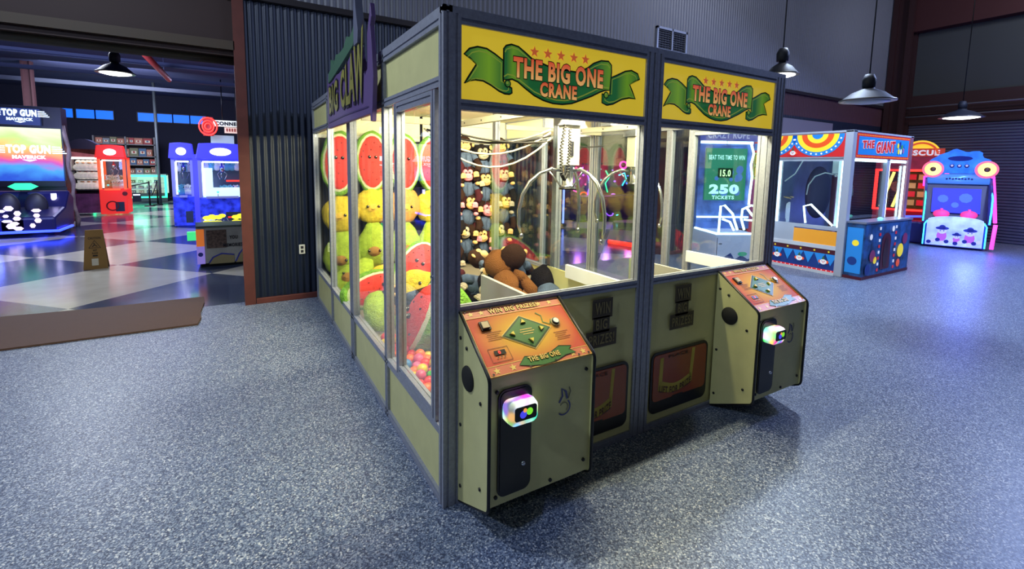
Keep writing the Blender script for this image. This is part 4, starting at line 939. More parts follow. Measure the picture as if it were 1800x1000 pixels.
P = Plane((gx0_, yb-.042, gz0_), (1, 0, 0), (0, 0, 1), .003); b = MB(); TX = glow('screen_text', (176, 238, 226), 1.3); sw, sh_ = gx1_-gx0_, gz1_-gz0_
rnd = random.Random(4)
for k in range(14): disc(b, P, rnd.uniform(.1, .9)*sw, rnd.uniform(.1, .7)*sh_, rnd.uniform(.03, .09), glow('screen_blob', (70, 120, 190), .7), 1, n=7)
b.text('BEAT THIS TIME TO WIN', P, .06*sw, .78*sh_, .88*sw, .09*sh_, TX, 3, .02); rect(b, P, .30*sw, .44*sh_, .66*sw, .62*sh_, glow('screen_dark', (10, 50, 20), .4), 3)
b.text('15.0', P, .35*sw, .46*sh_, .26*sw, .13*sh_, glow('digit_green', (190, 255, 170), 2.0), 4, .03); b.text('250', P, .10*sw, .12*sh_, .74*sw, .19*sh_, TX, 3, .06); b.text('TICKETS', P, .18*sw, .02*sh_, .55*sw, .07*sh_, TX, 3, .03); b.build('screen_text', sc_, local=True)
for k, pl in enumerate((((1263, 408), (1247+20, 362), (1274, 361), (1288, 376), (1291, 388), (1296, 404)), ((1264+6, 385), (1283, 390), (1290, 405)), ((1308, 404), (1303, 385), (1305, 368), (1320, 361), (1335, 364), (1336, 380), (1326, 388), (1308, 386)), ((1313, 366), (1322, 378), (1330, 385)))):
    b = MB(); b.tube([(loc_of(px, py, .03)[0], .03, loc_of(px, py, .03)[1]) for px, py in pl], .02, LED, 6); b.build('rope_light', R, local=True)
P = Plane((0, -.002, 0), (1, 0, 0), (0, 0, 1), .003); b = MB(); rect(b, P, .02, .04, .03, .52, DARK, 1); rect(b, P, .06, .40, .12, .415, DARK, 1)
art(b, P, [(.02, .04), (bw*.2, .16), (bw*.35, .24), (bw*.45, .12), (bw*.6, .20), (bw*.75, .12), (bw*.97, .20), (bw*.97, .04)], CBD, 1); disc(b, P, bw*.62, .22, .09, mat('print_teal', (70, 190, 150), .5, emit=.2), 2, ry=.04); b.build('base_print', R, local=True)
# strip posters beside it
R = thing('poster_banner', 'tall poster reading BIG in yellow between ticket game and circus crane', 'banner', (9.05, 4.2, 0))
a_, c_ = at(1323, 300, 'y', 4.25), at(1342, 300, 'y', 4.25); b = MB(); x0, x1 = a_.x, a_.x+.55
b.box((x0, 4.25, .0), (x1, 4.29, 2.75), CR_); sheet = b.build('sheet', R); P = Plane((x0, 4.248, .3), (1, 0, 0), (0, 0, 1), .003); b = MB()
rect(b, P, 0, 1.25, .55, 1.85, mat('poster_lime', (220, 230, 110), .5, emit=.2), 1); rect(b, P, 0, .3, .55, 1.25, mat('poster_pink', (190, 60, 130), .5, emit=.2), 1); rect(b, P, 0, 1.9, .55, 2.05, CB, 1)
for v in (1.32, 1.6): b.text('BIG', P, .06, v, .42, .2, CY_, 2, .05, BLACK, .05)
for r_, m_ in ((.4, CB), (.3, CY_), (.2, CO_)): arc(b, P, .55, 2.45, 0, r_, pi/2, pi, m_, 3+int((.4-r_)*10), n=8)
b.build('sheet_print', sheet)

# ============================================================ GAMES BY THE RIGHT WALL
R = thing('shooting_game', 'blue and pink lit shooting game with two round lamp eyes by the shutter wall', 'arcade machine', (13.39, 2.447, 0), -math.atan2(1.03, .38)+0)
ang = math.atan2(1.42-2.447, 13.768-13.389); R.rotation_euler = (0, 0, ang)
W = 1.10
def lp(name, bx, m, parent=None, bevel=0.): b = MB(); [b.box(a, c, m) for a, c in bx]; return b.build(name, parent or R, bevel=bevel, local=True)
GB = mat('game_royal_blue', (24, 40, 130), .35, emit=.10); NC = glow('neon_cyan', (60, 220, 250), 3.5); NP = glow('neon_pink', (250, 60, 180), 2.6); NB = glow('neon_blue', (40, 60, 255), 5); NG = glow('neon_green', (60, 240, 150), 3)
lp('base', [((0, .0, .03), (W, .7, .62))], GB, bevel=.03)
b = MB(); pts = [(.06, .06), (W-.06, .06), (W-.06, .60)] + [(W/2+(W/2-.06)*cos(a), .66+.10*sin(a)) for a in [pi*k/12 for k in range(1, 12)]] + [(.06, .60)]
b.prism([(x, -.03, z) for x, z in pts], (0, .03, 0), mat('front_art_blue', (150, 168, 236), .4, emit=.85, var=.35, vscale=4)); fa = b.build('front_artwork', R, local=True)
P = Plane((0, -.031, 0), (1, 0, 0), (0, 0, 1), .004); b = MB(); AD = mat('art_ink', (30, 36, 110), .4, emit=.25); AS = mat('art_skin', (190, 190, 230), .4, emit=.5); APK = mat('art_pink', (190, 90, 170), .4, emit=.4)
for u, v, s in ((.34, .42, 1.), (.60, .30, .7), (.82, .40, 1.)):
    disc(b, P, u, v-.13*s, .09*s, APK, 1, ry=.13*s, n=12); disc(b, P, u, v, .085*s, AS, 2, n=14); disc(b, P, u, v+.05*s, .12*s, AD, 3, ry=.04*s, n=14); disc(b, P, u, v+.07*s, .06*s, AD, 3, n=10)
    for q in (-1, 1): disc(b, P, u+q*.03*s, v-.01, .012*s, AD, 4, n=8)
for k in range(12): disc(b, P, .12+k*.078, .13+.03*(k % 3), .045, AS if k % 2 else AD, 2, n=8)
b.build('artwork_print', fa, local=True)
for x in (.015, W-.015): b = MB(); b.tube([(x, -.02, .06), (x, -.02, .55), (x+(.05 if x < .5 else -.05), -.02, .64)], .014, NC, 6); b.build('neon_edge', R, local=True)
b = MB(); b.prism([(0, .25, .62), (0, .55, .62), (0, .85, 1.55), (0, .62, 1.60)], (W, 0, 0), mat('console_dark_blue', (18, 26, 80), .4)); b.build('screen_housing', R, local=True)
b = MB(); P = Plane((.12, .285, .82), (1, 0, 0), (0, .33, .90), .004); rect(b, P, 0, 0, W-.24, .62, glow('screen_blue', (16, 30, 190), .8), 2)
for u, v, r in ((.2, .35, .10), (.6, .38, .12), (.42, .2, .07)): disc(b, P, u, v, r, glow('screen_pale_blue', (50, 90, 220), .8), 3, n=9)
b.build('screen', R, local=True)
for x, m1, m2 in ((-.04, NG, NP), (W+.0, NC, NP)):
    b = MB(); b.prism([(x, .0, .60), (x, .18, .66), (x, .66, 1.62), (x, .52, 1.66), (x, -.02, 1.20), (x, -.06, .9)], (.045, 0, 0), mat('side_wing', (50, 60, 140), .4, emit=.25, var=.5, vscale=9)); b.build('side_wing', R, local=True)
    b = MB(); b.tube([(x+.02, -.01, .62), (x+.02, -.07, .9), (x+.02, -.03, 1.2), (x+.02, .2, 1.36)], .016, m1, 6); b.build('neon_edge', R, local=True)
b = MB(); b.tube([(W+.10, -.0, .06), (W+.12, -.0, .62)], .035, NP, 8); b.build('neon_post', R, local=True); b = MB(); b.tube([(W+.12, .1, .66), (W+.1, .42, 1.2), (W+.06, .62, 1.70)], .035, NP, 8); b.build('neon_post', R, local=True)
b = MB(); b.tube([(-.04, .5, 1.45), (-.04, .6, 1.68)], .035, NP, 8); b.build('neon_post', R, local=True)
b = MB(); b.lathe((0, .58, 1.63), [(0, .0), (.12, .0), (.12, W), (0, W)], mat('marquee_steel_blue', (80, 140, 220), .25, .3, emit=.7), 20, ax='x'); mq = b.build('marquee', R, local=True)
P = Plane((.3, .455, 1.60), (1, 0, 0), (0, 0, 1), .004); b = MB(); 
for k in range(9): disc(b, P, .05+k*.055, .03+.01*(k % 2), .022, AD, 1, n=8)
b.build('marquee_print', mq, local=True)
for x in (.08, W-.08):
    b = MB(); 
    for r, m_, y in ((.20, glow('lamp_rim_pink', (250, 100, 130), 1.2), 0), (.155, glow('lamp_ring_yellow', (240, 225, 120), 1.5), -.03), (.055, mat('lamp_pupil', (120, 70, 50), .4), -.05)): b.lathe((x, .45+y, 1.86), [(0, -.03), (r, -.03), (r, .03), (0, .03)], m_, 24, ax='y')
    b.build('eye_lamp', R, local=True)
b = MB(); BM = mat('topper_sky_blue', (40, 110, 220), .4, emit=.8, var=.4, vscale=5)
b.prism([(.22, .5, 1.76), (W-.22, .5, 1.76)] + [(W/2+(.50+.05*sin(9*a))*cos(a), .5, 2.02+(.30+.04*cos(7*a))*sin(a)) for a in [pi*k/20 for k in range(0, 21)]], (0, .12, 0), BM); tb = b.build('topper', R, local=True)
P = Plane((0, .498, 0), (1, 0, 0), (0, 0, 1), .004); b = MB()
for u in (.42, .55, .68): disc(b, P, u, 1.94, .045, AD, 1, n=12); disc(b, P, u, 1.95, .025, AS, 2, n=10)
disc(b, P, .55, 2.12, .22, GB, 1, ry=.06); b.build('topper_print', tb, local=True)
for x in (.30, .78):
    b = MB(); b.ball((x, .12, .80), (.15, .10, .10), glow('toy_gun_pink', (250, 60, 120), .8), 14, 9); b.box((x-.02, .04, .86), (x+.02, .16, .93), glow('toy_gun_pink', (250, 60, 120), .8)); b.tube([(x, .12, .72), (x, .2, .62)], .03, BLACK, 8); b.build('toy_gun', R, local=True)
point((12.6, 1.4, .7), 90, (.10, .16, 1), .2)  # added blue fill, tints the floor before the shooting game

# red crane-style rescue game
c0 = at(1603, 402, 'x', 15.0); R = thing('rescue_game', 'red neon framed game with yellow tubes and domed yellow header near the shutter', 'arcade machine', (15.0, c0.y, 0), ang); RY = c0.y
W = 1.5
NR = glow('neon_red', (255, 46, 36), 2.8); NY = glow('neon_yellow', (245, 235, 120), 2.2); RG = mat('rescue_red', (150, 24, 36), .4, emit=.15)
lp('cabinet', [((-.9, .06, 0), (.6, 1.0, .75))], RG); lp('back_panel', [((-.9, .9, .75), (.6, 1.0, 1.85))], mat('rescue_back', (88, 84, 48), .5, emit=.12, var=.5, vscale=5))
lp('header_box', [((-.92, .0, 1.85), (.62, 1.0, 2.2))], mat('rescue_maroon', (140, 20, 50), .4, emit=.3, var=.3, vscale=6))
for q in (((-.92, .0, .75), (-.84, .06, 1.85)), ((.54, .0, .75), (.62, .06, 1.85)), ((.2, .3, .75), (.28, .36, 1.85)), ((-.92, .0, 1.80), (.62, .06, 1.86)), ((-.92, .0, .72), (.62, .06, .77))): lp('neon_frame', [q], NR)
for x in (-.62, -.35): b = MB(); b.tube([(x-.12, .2, .8), (x+.12, .2, 1.78)], .035, NY, 8); b.build('neon_tube', R, local=True)
for k in range(4):
    for j in range(2): lp('prize_box', [((-.15+j*.2, .6, .85+k*.24), (0+j*.2, .75, 1.0+k*.24))], mat('prize_red' if (k+j) % 2 else 'prize_cream', (190, 40, 60) if (k+j) % 2 else (170, 160, 110), .5, emit=.3))
b = MB(); b.prism([(.02+.42*cos(pi*k/16), .15, 2.22+.42*sin(pi*k/16)) for k in range(17)], (0, .1, 0), mat('dome_yellow', (244, 200, 50), .4, emit=.8)); dm = b.build('dome_header', R, local=True)
P = Plane((-.9, .10, 2.2), (1, 0, 0), (0, 0, 1), .006); b = MB(); b.box((-.45, .11, 2.21), (.50, .2, 2.42), mat('rescue_band', (190, 60, 34), .4, emit=.4)); b.text('RESCUE', P, .50, .03, .80, .15, CW_, 2, .05, CR_, .05); arc(b, P, .92, .02, .32, .37, .2, pi-.2, CO_, 8)
b.build('header_lettering', dm, local=True)
point((14.4, RY+.2, 1.4), 6, (1, .25, .15), .15)
# low cabinet with blue neon arch
a_ = at(1594, 424, 'z', 0); R = thing('neon_bench', 'low dark cabinet edged by a blue neon arch beside the shooting game', 'arcade machine', (a_.x-.55, a_.y+.35, 0), ang)
lp('body', [((.05, .05, .02), (.85, .6, .55))], mat('bench_indigo', (30, 24, 96), .4, emit=.08), bevel=.04)
b = MB(); b.tube([(.0, .0, .03), (.04, .0, .35), (.12, .0, .58), (.3, .0, .66), (.85, .0, .70)], .022, NB, 8); b.build('neon_arch', R, local=True)
b = MB(); b.tube([(.45, -.01, .05), (.45, -.01, .5)], .012, NC, 6); b.build('neon_edge', R, local=True)

# ============================================================ LAMPS, VENT, SOCKET
def pendant(px, py, d, rad, label, zc=7.5, tilt=0., lit=1.0):
    v = _fw+_r2*((px-CX)/F)-_u2*((py-CY)/F); p = CAM+v.normalized()*d
    R = thing('pendant_lamp', label, 'lamp', (p.x, p.y, p.z), group=None); LM = mat('lamp_shade_navy', (24, 28, 40), .6, .1); M = Matrix.Rotation(tilt, 3, _fw.cross(V((0, 0, 1))).cross(V((0,0,1))).normalized()) if tilt else None
    b = MB(); b.lathe((0, 0, 0), [(rad, -.04), (rad*.96, -.03), (rad*.6, .06), (rad*.22, .11), (rad*.2, .13), (rad*.0, .13)], LM, 28, M); b.lathe((0, 0, 0), [(rad*.97, -.045), (rad*1.02, -.045), (rad*1.02, -.03), (rad*.97, -.03)], SCREW, 28, M); b.build('shade', R, local=True)
    b = MB(); b.lathe((0, 0, .13), [(0, 0), (.07, 0), (.075, .10), (.05, .16), (.0, .17)], LM, 16); b.build('socket_housing', R, local=True)
    b = MB(); b.lathe((0, 0, 0), [(0, -.075), (rad*.5, -.068), (rad*.8, -.05), (rad*.8, -.02), (0, -.02)], glow('lamp_disc', (255, 255, 250), 6) if lit > .5 else mat('unlit_diffuser', (150, 150, 160), .4), 24, M); b.build('bulb', R, local=True)
    b = MB(); b.tube([(0, 0, .28), (0, 0, zc-p.z)], .008, BLACK, 6); b.build('cord', R, local=True)
    l = bpy.data.lights.new('lamp_or_fill', 'SPOT'); l.energy = 60*lit; l.spot_size = 2.5; l.spot_blend = .5; l.shadow_soft_size = .12; l.color = COOL; o = bpy.data.objects.new('lamp_or_fill', l); col.objects.link(o); o.location = (p.x, p.y, p.z-.08)
    return R
pendant(1374, 126, 7.2, .20, 'hanging lamp peeking over the right corner of the farther crane machine')
pendant(1525, 172, 7.6, .30, 'large dark dish lamp hanging in front of the grey corrugated wall', lit=.2)
pendant(1690, 203, 13.5, .36, 'bright flat lamp hanging by the roller shutter at the far right')
pendant(203, 124, 10.0, .25, 'white hanging lamp with metal housing in the arcade room', zc=4.35)
b = MB(); x0, x1, z0, z1, y = 6.03, 6.87, 3.97, 4.41, WY-.08
for q in (((x0, y, z0), (x0+.04, y+.05, z1)), ((x1-.04, y, z0), (x1, y+.05, z1)), ((x0, y, z1-.04), (x1, y+.05, z1)), ((x0, y, z0), (x1, y+.05, z0+.04)), (((x0+x1)/2-.015, y, z0), ((x0+x1)/2+.015, y+.05, z1))): b.box(*q, ALU)
o = b.build('wall_vent'); tag(o, 'square metal vent grille high on the grey corrugated wall', 'vent')
b = MB()
for k in range(9): b.box((x0+.04, y+.02, z0+.05+k*.04), (x1-.04, y+.045, z0+.065+k*.04), DARK, None)
tag(b.build('louver', o), kind=None)
p = at(531, 438, 'y', WY-.03); b = MB(); b.box((p.x-.035, WY-.035, p.z-.06), (p.x+.035, WY-.022, p.z+.06), mat('outlet_plate', (206, 206, 200), .4)); o = b.build('wall_outlet', bevel=.003); tag(o, 'white power outlet on the dark corrugated wall', 'outlet')
b = MB(); b.box((p.x-.016, WY-.038, p.z+.008), (p.x+.016, WY-.034, p.z+.042), DARK); b.box((p.x-.016, WY-.038, p.z-.042), (p.x+.016, WY-.034, p.z-.008), DARK); b.build('socket_face', o)

# ============================================================ ARCADE ROOM, SEEN THROUGH THE LEFT DOORWAY
def wx(px, Y, py=320): return at(px, py, 'y', Y).x
def wz(px, py, Y): return at(px, py, 'y', Y).z
def bxs(name, bx, m, parent, bevel=0.): b = MB(); [b.box(a, c, m) for a, c in bx]; return b.build(name, parent, bevel=bevel)
def picture_mat(name, stops, scale=1.2, s=1., rot=0.6):
    m = bpy.data.materials.new(name); m.use_nodes = True; nt = m.node_tree; b = nt.nodes['Principled BSDF']
    tc = nt.nodes.new('ShaderNodeTexCoord'); mp = nt.nodes.new('ShaderNodeMapping'); mp.inputs['Rotation'].default_value = (0, rot, 0); mp.inputs['Scale'].default_value = (.6, 1, 1)
    n = nt.nodes.new('ShaderNodeTexNoise'); n.inputs['Scale'].default_value = scale; n.inputs['Detail'].default_value = 4; n.inputs['Distortion'].default_value = .8
    sx = nt.nodes.new('ShaderNodeSeparateXYZ'); ad = nt.nodes.new('ShaderNodeMath'); ad.operation = 'MULTIPLY_ADD'; ad.inputs[1].default_value = .55
    cr = nt.nodes.new('ShaderNodeValToRGB')
    for i, (p_, c_) in enumerate(stops):
        e = cr.color_ramp.elements[i] if i < 2 else cr.color_ramp.elements.new(p_)
        e.position = p_; e.color = (*lin(c_), 1)
    nt.links.new(tc.outputs['Generated'], mp.inputs[0]); nt.links.new(mp.outputs[0], n.inputs[0]); nt.links.new(tc.outputs['Generated'], sx.inputs[0])
    nt.links.new(n.outputs[0], ad.inputs[0]); nt.links.new(sx.outputs['Z'], ad.inputs[2]); mu = nt.nodes.new('ShaderNodeMath'); mu.operation = 'MULTIPLY'; mu.inputs[1].default_value = .68
    nt.links.new(ad.outputs[0], mu.inputs[0]); nt.links.new(mu.outputs[0], cr.inputs[0])
    nt.links.new(cr.outputs[0], b.inputs['Emission Color']); b.inputs['Emission Strength'].default_value = s; b.inputs['Base Color'].default_value = (.02, .02, .02, 1)
    return m
# twin-seat flying game
Y = 14.0; xa, xb = wx(-40, Y), wx(116, Y); z = lambda py, px=60: wz(px, py, Y)
R = thing('flight_game', 'big twin seat flying game with glowing sky screen reading TOP GUN MAVERICK', 'arcade machine', ((xa+xb)/2, Y-1, 0))
GD = mat('game_black', (16, 16, 26), .35)
bxs('screen_housing', [((xa, Y+.05, .1), (xb, Y+.5, z(190)+.05))], GD, R)
SK = picture_mat('sky_screen', [(.20, (24, 70, 190)), (.34, (60, 150, 225)), (.43, (190, 70, 170)), (.50, (235, 110, 100)), (.60, (240, 176, 90)), (.70, (190, 220, 130)), (.84, (228, 240, 200))], 2.0, 1.35)
sc_ = bxs('screen', [((xa+.1, Y, z(318)), (xb-.03, Y+.05, z(225)))], SK, R); bxs('lower_bezel', [((xa, Y-.03, z(328)), (xb, Y+.05, z(318)))], GD, R)
mqz0, mqz1 = z(217), z(192); mq = bxs('marquee', [((xa+.1, Y-.1, mqz0-.05), (xb-.35, Y, mqz1))], mat('marquee_navy', (34, 50, 96), .4, emit=.5), R)
WL = glow('letter_white', (222, 244, 250), 1.5)
def topgun(parent, Y, u0, u1, zc, hh):
    P = Plane((0, Y, 0), (1, 0, 0), (0, 0, 1), .006); b = MB(); w_ = u1-u0
    b.text('TOP GUN', P, u0+w_*.16, zc, w_*.68, hh, WL, 2, .06); b.text('MAVERICK', P, u0+w_*.24, zc-hh*.62, w_*.52, hh*.42, WL, 2, .06)
    for s in (-1, 1):
        for k in range(4):
            c = (u0+u1)/2; a0 = c+s*w_*.36; a1 = c+s*w_*(.50+.03*(3-k)); rect(b, P, min(a0, a1), zc+hh*(.04+.24*k), max(a0, a1), zc+hh*(.15+.24*k), WL, 1)
    art(b, P, [((u0+u1)/2-w_*.12, zc-hh*.72), ((u0+u1)/2+w_*.12, zc-hh*.72), ((u0+u1)/2, zc-hh*.95)], WL, 1)
    b.build('title_lettering', parent)
topgun(sc_, Y-.01, wx(-2, Y), wx(112, Y), z(270), z(255)-z(270)); topgun(mq, Y-.11, wx(4, Y), wx(92, Y), z(206), z(194)-z(206))
GI = mat('cockpit_indigo', (30, 30, 84), .3, emit=.04)
for k, (px, w_) in enumerate(((12, .9), (62, .9))):
    x = wx(px, Y-1.2); s_ = MB(); s_.prism([(x-.45, Y-1.9, .12), (x-.45, Y-.5, .12), (x-.45, Y-.35, .8), (x-.45, Y-.7, 1.0), (x-.45, Y-1.1, .62), (x-.45, Y-1.9, .45)], (w_, 0, 0), GI); so = s_.build('cockpit', R, bevel=.05)
    s_ = MB(); s_.ball((x, Y-1.25, .66), (.20, .12, .30), mat('seat_charcoal', (34, 34, 44), .5), 14, 10); s_.build('seat', so)
    s_ = MB(); Pq = Plane((x-.4, Y-1.91, .1), (1, 0, 0), (0, 0, 1), .01)
    rnd = random.Random(k+5)
    for j in range(9): disc(s_, Pq, rnd.uniform(.12, .3)+.32*(j % 2), .12+.055*j, rnd.uniform(.05, .09), glow('decal_pale', (236, 214, 220), .8), 1, ry=rnd.uniform(.03, .07), n=6)
    s_.build('seat_decal', so)
    s_ = MB(); s_.tube([(x-.5, Y-1.95, .14), (x+.5, Y-1.9, .14), (x+.5, Y-.9, .14)], .03, NB, 6); s_.build('neon_strip', R)
b = MB(); b.tube([(xb-.03, Y-.9, z(368)-.1), (xb-.03, Y-.9, z(330)-.1)], .05, glow('tube_violet_white', (214, 206, 255), 4), 8); b.build('light_tube', R)
bxs('side_panel', [((xb-.5, Y-.8, .05), (xb-.1, Y, .95))], GI, R)
b = MB(); b.prism([(wx(38, Y-.95)+.16*cos(pi*k/3)*1.6, Y-.9, z(325)+.09*sin(pi*k/3)) for k in range(6)], (0, .03, 0), glow('sign_green', (40, 210, 130), 1.5)); b.build('status_light', R)
point((wx(30, Y), Y-2.2, .6), 25, (.15, .2, 1), .3)
R = thing('decorated_pillar', 'wavy tan pillar between the flying game and the plush duck game', 'pillar', (xb+.25, Y+.3, 0)); b = MB(); zz = [3.0*k/14 for k in range(15)]
b.tube([(xb+.03+.03*sin(k*1.3)+.10*(1-z_/3), Y+.1, z_*.86) for k, z_ in enumerate(zz)], [.045+.012*sin(k*2.1) for k in range(15)], mat('pillar_tan', (150, 128, 124), .6, var=.4, vscale=4), 10); b.build('column', R)
# curved white plush game
Y = 17.2; xa, xb = wx(121, Y), wx(176, Y); z = lambda py: wz(150, py, Y)
R = thing('plush_catch_game', 'arched game cabinet with rows of white plush ducks left of the red crane', 'arcade machine', ((xa+xb)/2, Y, 0))
b = MB(); b.prism([(xa, Y, z(266)), (xb, Y, z(272))]+[(xa+(xb-xa)*(1-k/10), Y, z(254)+.22*sin(pi*k/10)*.8) for k in range(11)], (0, .5, 0), mat('arch_smoky', (62, 60, 74), .3)); b.build('arched_header', R)
bxs('header_panel', [((xa, Y, z(276)), (xb, Y+.4, z(262)))], mat('header_mixed_red', (160, 90, 90), .5, emit=.3, var=.5, vscale=3), R); bxs('light_strip', [((xa+.05, Y-.02, z(280)), (xb, Y+.1, z(276)))], glow('strip_soft_white', (250, 246, 236), 1.4), R)
bxs('cabinet', [((xa, Y+.45, .1), (xb, Y+.6, z(276)))], GD, R); bxs('side_post', [((xa-.03, Y-.02, .1), (xa+.06, Y+.5, z(266)))], WHITE, R); bxs('lower_panel', [((xa, Y-.02, .08), (xb, Y+.5, z(341)))], mat('lower_maroon', (92, 50, 92), .4, emit=.12, var=.5, vscale=5), R)
for py in (300, 315, 333): bxs('shelf', [((xa+.05, Y, z(py)-.03), (xb, Y+.45, z(py)))], mat('shelf_dark', (40, 40, 52), .6), R)
DW = mat('duck_white', (240, 236, 224), .8, emit=.25); DO = mat('duck_beak', (240, 160, 60), .6); dk = None; rr_ = ['top', 'middle', 'bottom']  # ducks glow a little, brightness put into their white
for r, py in enumerate((300, 315, 333)):
    for k in range(5):
        if dk is None:
            o = dk = thing('duck_plush', 'x', 'plush toy'); b = MB(); b.ball((0, 0, .08), (.10, .09, .085), DW, 10, 7); b.ball((.03, -.02, .20), (.07, .065, .065), DW, 10, 7); b.build('body', o, local=True); b = MB(); b.ball((.04, -.09, .19), (.035, .03, .014), DO, 8, 5); b.build('beak', o, local=True)
        else: o = copy_tree(dk)
        o.scale = (1.25,)*3; o.location = (xa+.2+k*(xb-xa-.25)/5, Y+.18, z(py)); o.rotation_euler = (0, 0, .3*((k+r) % 3-1)); tag(o, 'little white duck plush on the %s shelf of the arched game, %s from its left' % (rr_[r], ['first', 'second', 'third', 'fourth', 'fifth'][k]), 'plush toy', 'white ducks in the arched game')
bxs('soft_lamp', [((xa+.1, Y+.02, z(276)-.06), (xb-.05, Y+.06, z(276)-.03))], glow('strip_soft_white', (250, 246, 236), 1.4), R)

def small_crane(name, label, px0, px1, Y, ytop, ybase, body, trim, panel, side=None, lamp_c=(255, 255, 255), depth=.8):
    xa, xb = wx(px0, Y), wx(px1, Y); pm = (px0+px1)/2; z = lambda py: max(0, wz(pm, py, Y)); H = z(ytop); w_ = xb-xa
    R = thing(name, label, 'arcade machine', ((xa+xb)/2, Y+depth/2, 0))
    zb, zt = H*.37, H*.80
    bxs('base', [((xa, Y, .04), (xb, Y+depth, zb))], panel, R, .02); bxs('roof', [((xa, Y, zt), (xb, Y+depth, zt+.06))], body, R)
    b = MB(); n = 14; b.prism([(xa-.04+(w_+.08)*k/n, Y-.08, zt+.04+(.0 if k in (0, n) else H*.17+.03*sin(pi*k/n))) for k in range(n+1)], (0, .2, 0), body); hd = b.build('header', R, bevel=.02)
    P = Plane((xa, Y-.085, zt), (1, 0, 0), (0, 0, 1), .01); b = MB(); disc(b, P, w_/2, H*.10, w_*.23, glow('logo_glow_%d' % lamp_c[1], lamp_c, 2.2), 1, ry=H*.045); b.build('logo_light', hd)
    for (x, y) in ((xa, Y), (xb-.07, Y), (xa, Y+depth-.07), (xb-.07, Y+depth-.07)): bxs('post', [((x, y, zb), (x+.07, y+.07, zt))], trim, R)
    bxs('window_glass', [((xa+.07, Y+.02, zb), (xb-.07, Y+.03, zt))], GLASS, R); bxs('back_panel', [((xa+.05, Y+depth-.04, zb), (xb-.05, Y+depth-.02, zt))], mat('crane_back_mirror', (96, 112, 130), .3, .3, emit=.06), R)
    bxs('inner_light', [((xa+.1, Y+.06, zt-.06), (xb-.1, Y+.12, zt-.02)), ((xa+.08, Y+.05, zb+.05), (xa+.12, Y+.09, zt-.05))], glow('cabinet_light', (240, 250, 255), 2.5), R)
    b = MB(); cxm = (xa+xb)/2; b.lathe((cxm, Y+depth*.45, zt-.25), [(0, -.05), (.05, -.05), (.05, .1), (.02, .1), (.02, .24), (0, .24)], STEEL, 10)
    for k in range(3): a = k*2.1+.4; b.tube([(cxm+.04*cos(a), Y+depth*.45+.04*sin(a), zt-.28), (cxm+.13*cos(a), Y+depth*.45+.13*sin(a), zt-.36), (cxm+.06*cos(a), Y+depth*.45+.06*sin(a), zt-.5)], .012, STEEL, 5)
    b.build('claw', R)
    sh = MB(); sh.box((xa+.15, Y-.12, zb-.02), (xb-.15, Y, zb+.03), trim); so = sh.build('control_shelf', R); b = MB(); b.tube([(cxm-.1, Y-.07, zb+.03), (cxm-.1, Y-.07, zb+.12)], .01, STEEL, 6); b.ball((cxm-.1, Y-.07, zb+.14), .03, mat('stick_ball', (120, 240, 220), .3, emit=.6), 8, 6); b.build('joystick', so)
    dr = bxs('prize_door', [((xa+w_*.55, Y-.012, .12), (xa+w_*.88, Y, zb*.52))], mat('flap_%s' % name, (60, 70, 90), .3), R)
    return R, xa, xb, zb, zt
R, xa, xb, zb, zt = small_crane('mini_crane_machine', 'small bright red crane machine in front of the prize shelves', 173, 222, 17.0, 255, 377, mat('mini_red', (226, 44, 38), .4, emit=.8), mat('mini_orange', (244, 104, 60), .4, emit=.8), mat('mini_red', (226, 44, 38), .4, emit=.35))  # red body and trim carry emission so the cabinet looks brighter
b = MB(); P = Plane((xa, 16.985, 0), (1, 0, 0), (0, 0, 1), .006); arc(b, P, .3, .30, .12, .16, 0, 2*pi, mat('ring_dark_red', (140, 20, 20), .4), 1); disc(b, P, .62, .68, .07, mat('ring_dark_red', (140, 20, 20), .4), 1); rect(b, P, .80, .42, 1.02, .70, BLACK, 1); rect(b, P, .82, .62, 1.0, .66, WL, 2); b.build('front_print', R)
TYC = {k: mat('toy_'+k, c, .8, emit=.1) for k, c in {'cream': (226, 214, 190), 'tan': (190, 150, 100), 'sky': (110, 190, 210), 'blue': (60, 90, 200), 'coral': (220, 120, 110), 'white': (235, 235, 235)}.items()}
tp0 = {}
def fill_toys(xa, xb, Y, z0, n, rows, label, group, kinds, r=.10):
    rnd = random.Random(n+rows+len(label)); i = 0
    for rw in range(rows):
        for k in range(n):
            kd = rnd.choice(kinds)
            if kd not in tp0:
                o = tp0[kd] = thing('small_plush', 'x', 'plush toy'); b = MB(); b.ball((0, 0, 0), (r, r*.8, r*.9), TYC[kd], 10, 7); b.ball((0, -.02, r*1.2), r*.68, TYC[kd], 10, 7); b.ball((-r*.5, 0, r*1.8), r*.25, TYC[kd], 6, 5); b.ball((r*.5, 0, r*1.8), r*.25, TYC[kd], 6, 5); b.build('body', o, local=True)
                b = MB(); b.ball((-.03, -.085, r*1.3), .012, EYE, 6, 4); b.ball((.03, -.085, r*1.3), .012, EYE, 6, 4); b.build('face', o, local=True)
            else: o = copy_tree(tp0[kd])
            o.location = (xa+(xb-xa)*(k+.5)/n, Y+.15*(rw % 2), z0+r+rw*r*1.5); o.rotation_euler = (rnd.uniform(-.2, .2), rnd.uniform(-.2, .2), rnd.uniform(-.8, .8)); tag(o, label.replace('*', kd), 'plush toy', group+', '+kd)
fill_toys(xa+.12, xb-.12, 17.25, zb, 5, 2, '* plush toy heaped inside the small red crane machine', 'toys in the red crane', ('cream', 'tan', 'white'))
BP = mat('crane_blue', (66, 66, 240), .4, emit=.8); BT = mat('crane_trim_lavender', (130, 134, 200), .4, emit=.3); BPX = mat('crane_blue_pixels', (40, 56, 225), .4, emit=.65, var=.7, vscale=7)  # blue body colours carry emission to brighten the cabinets
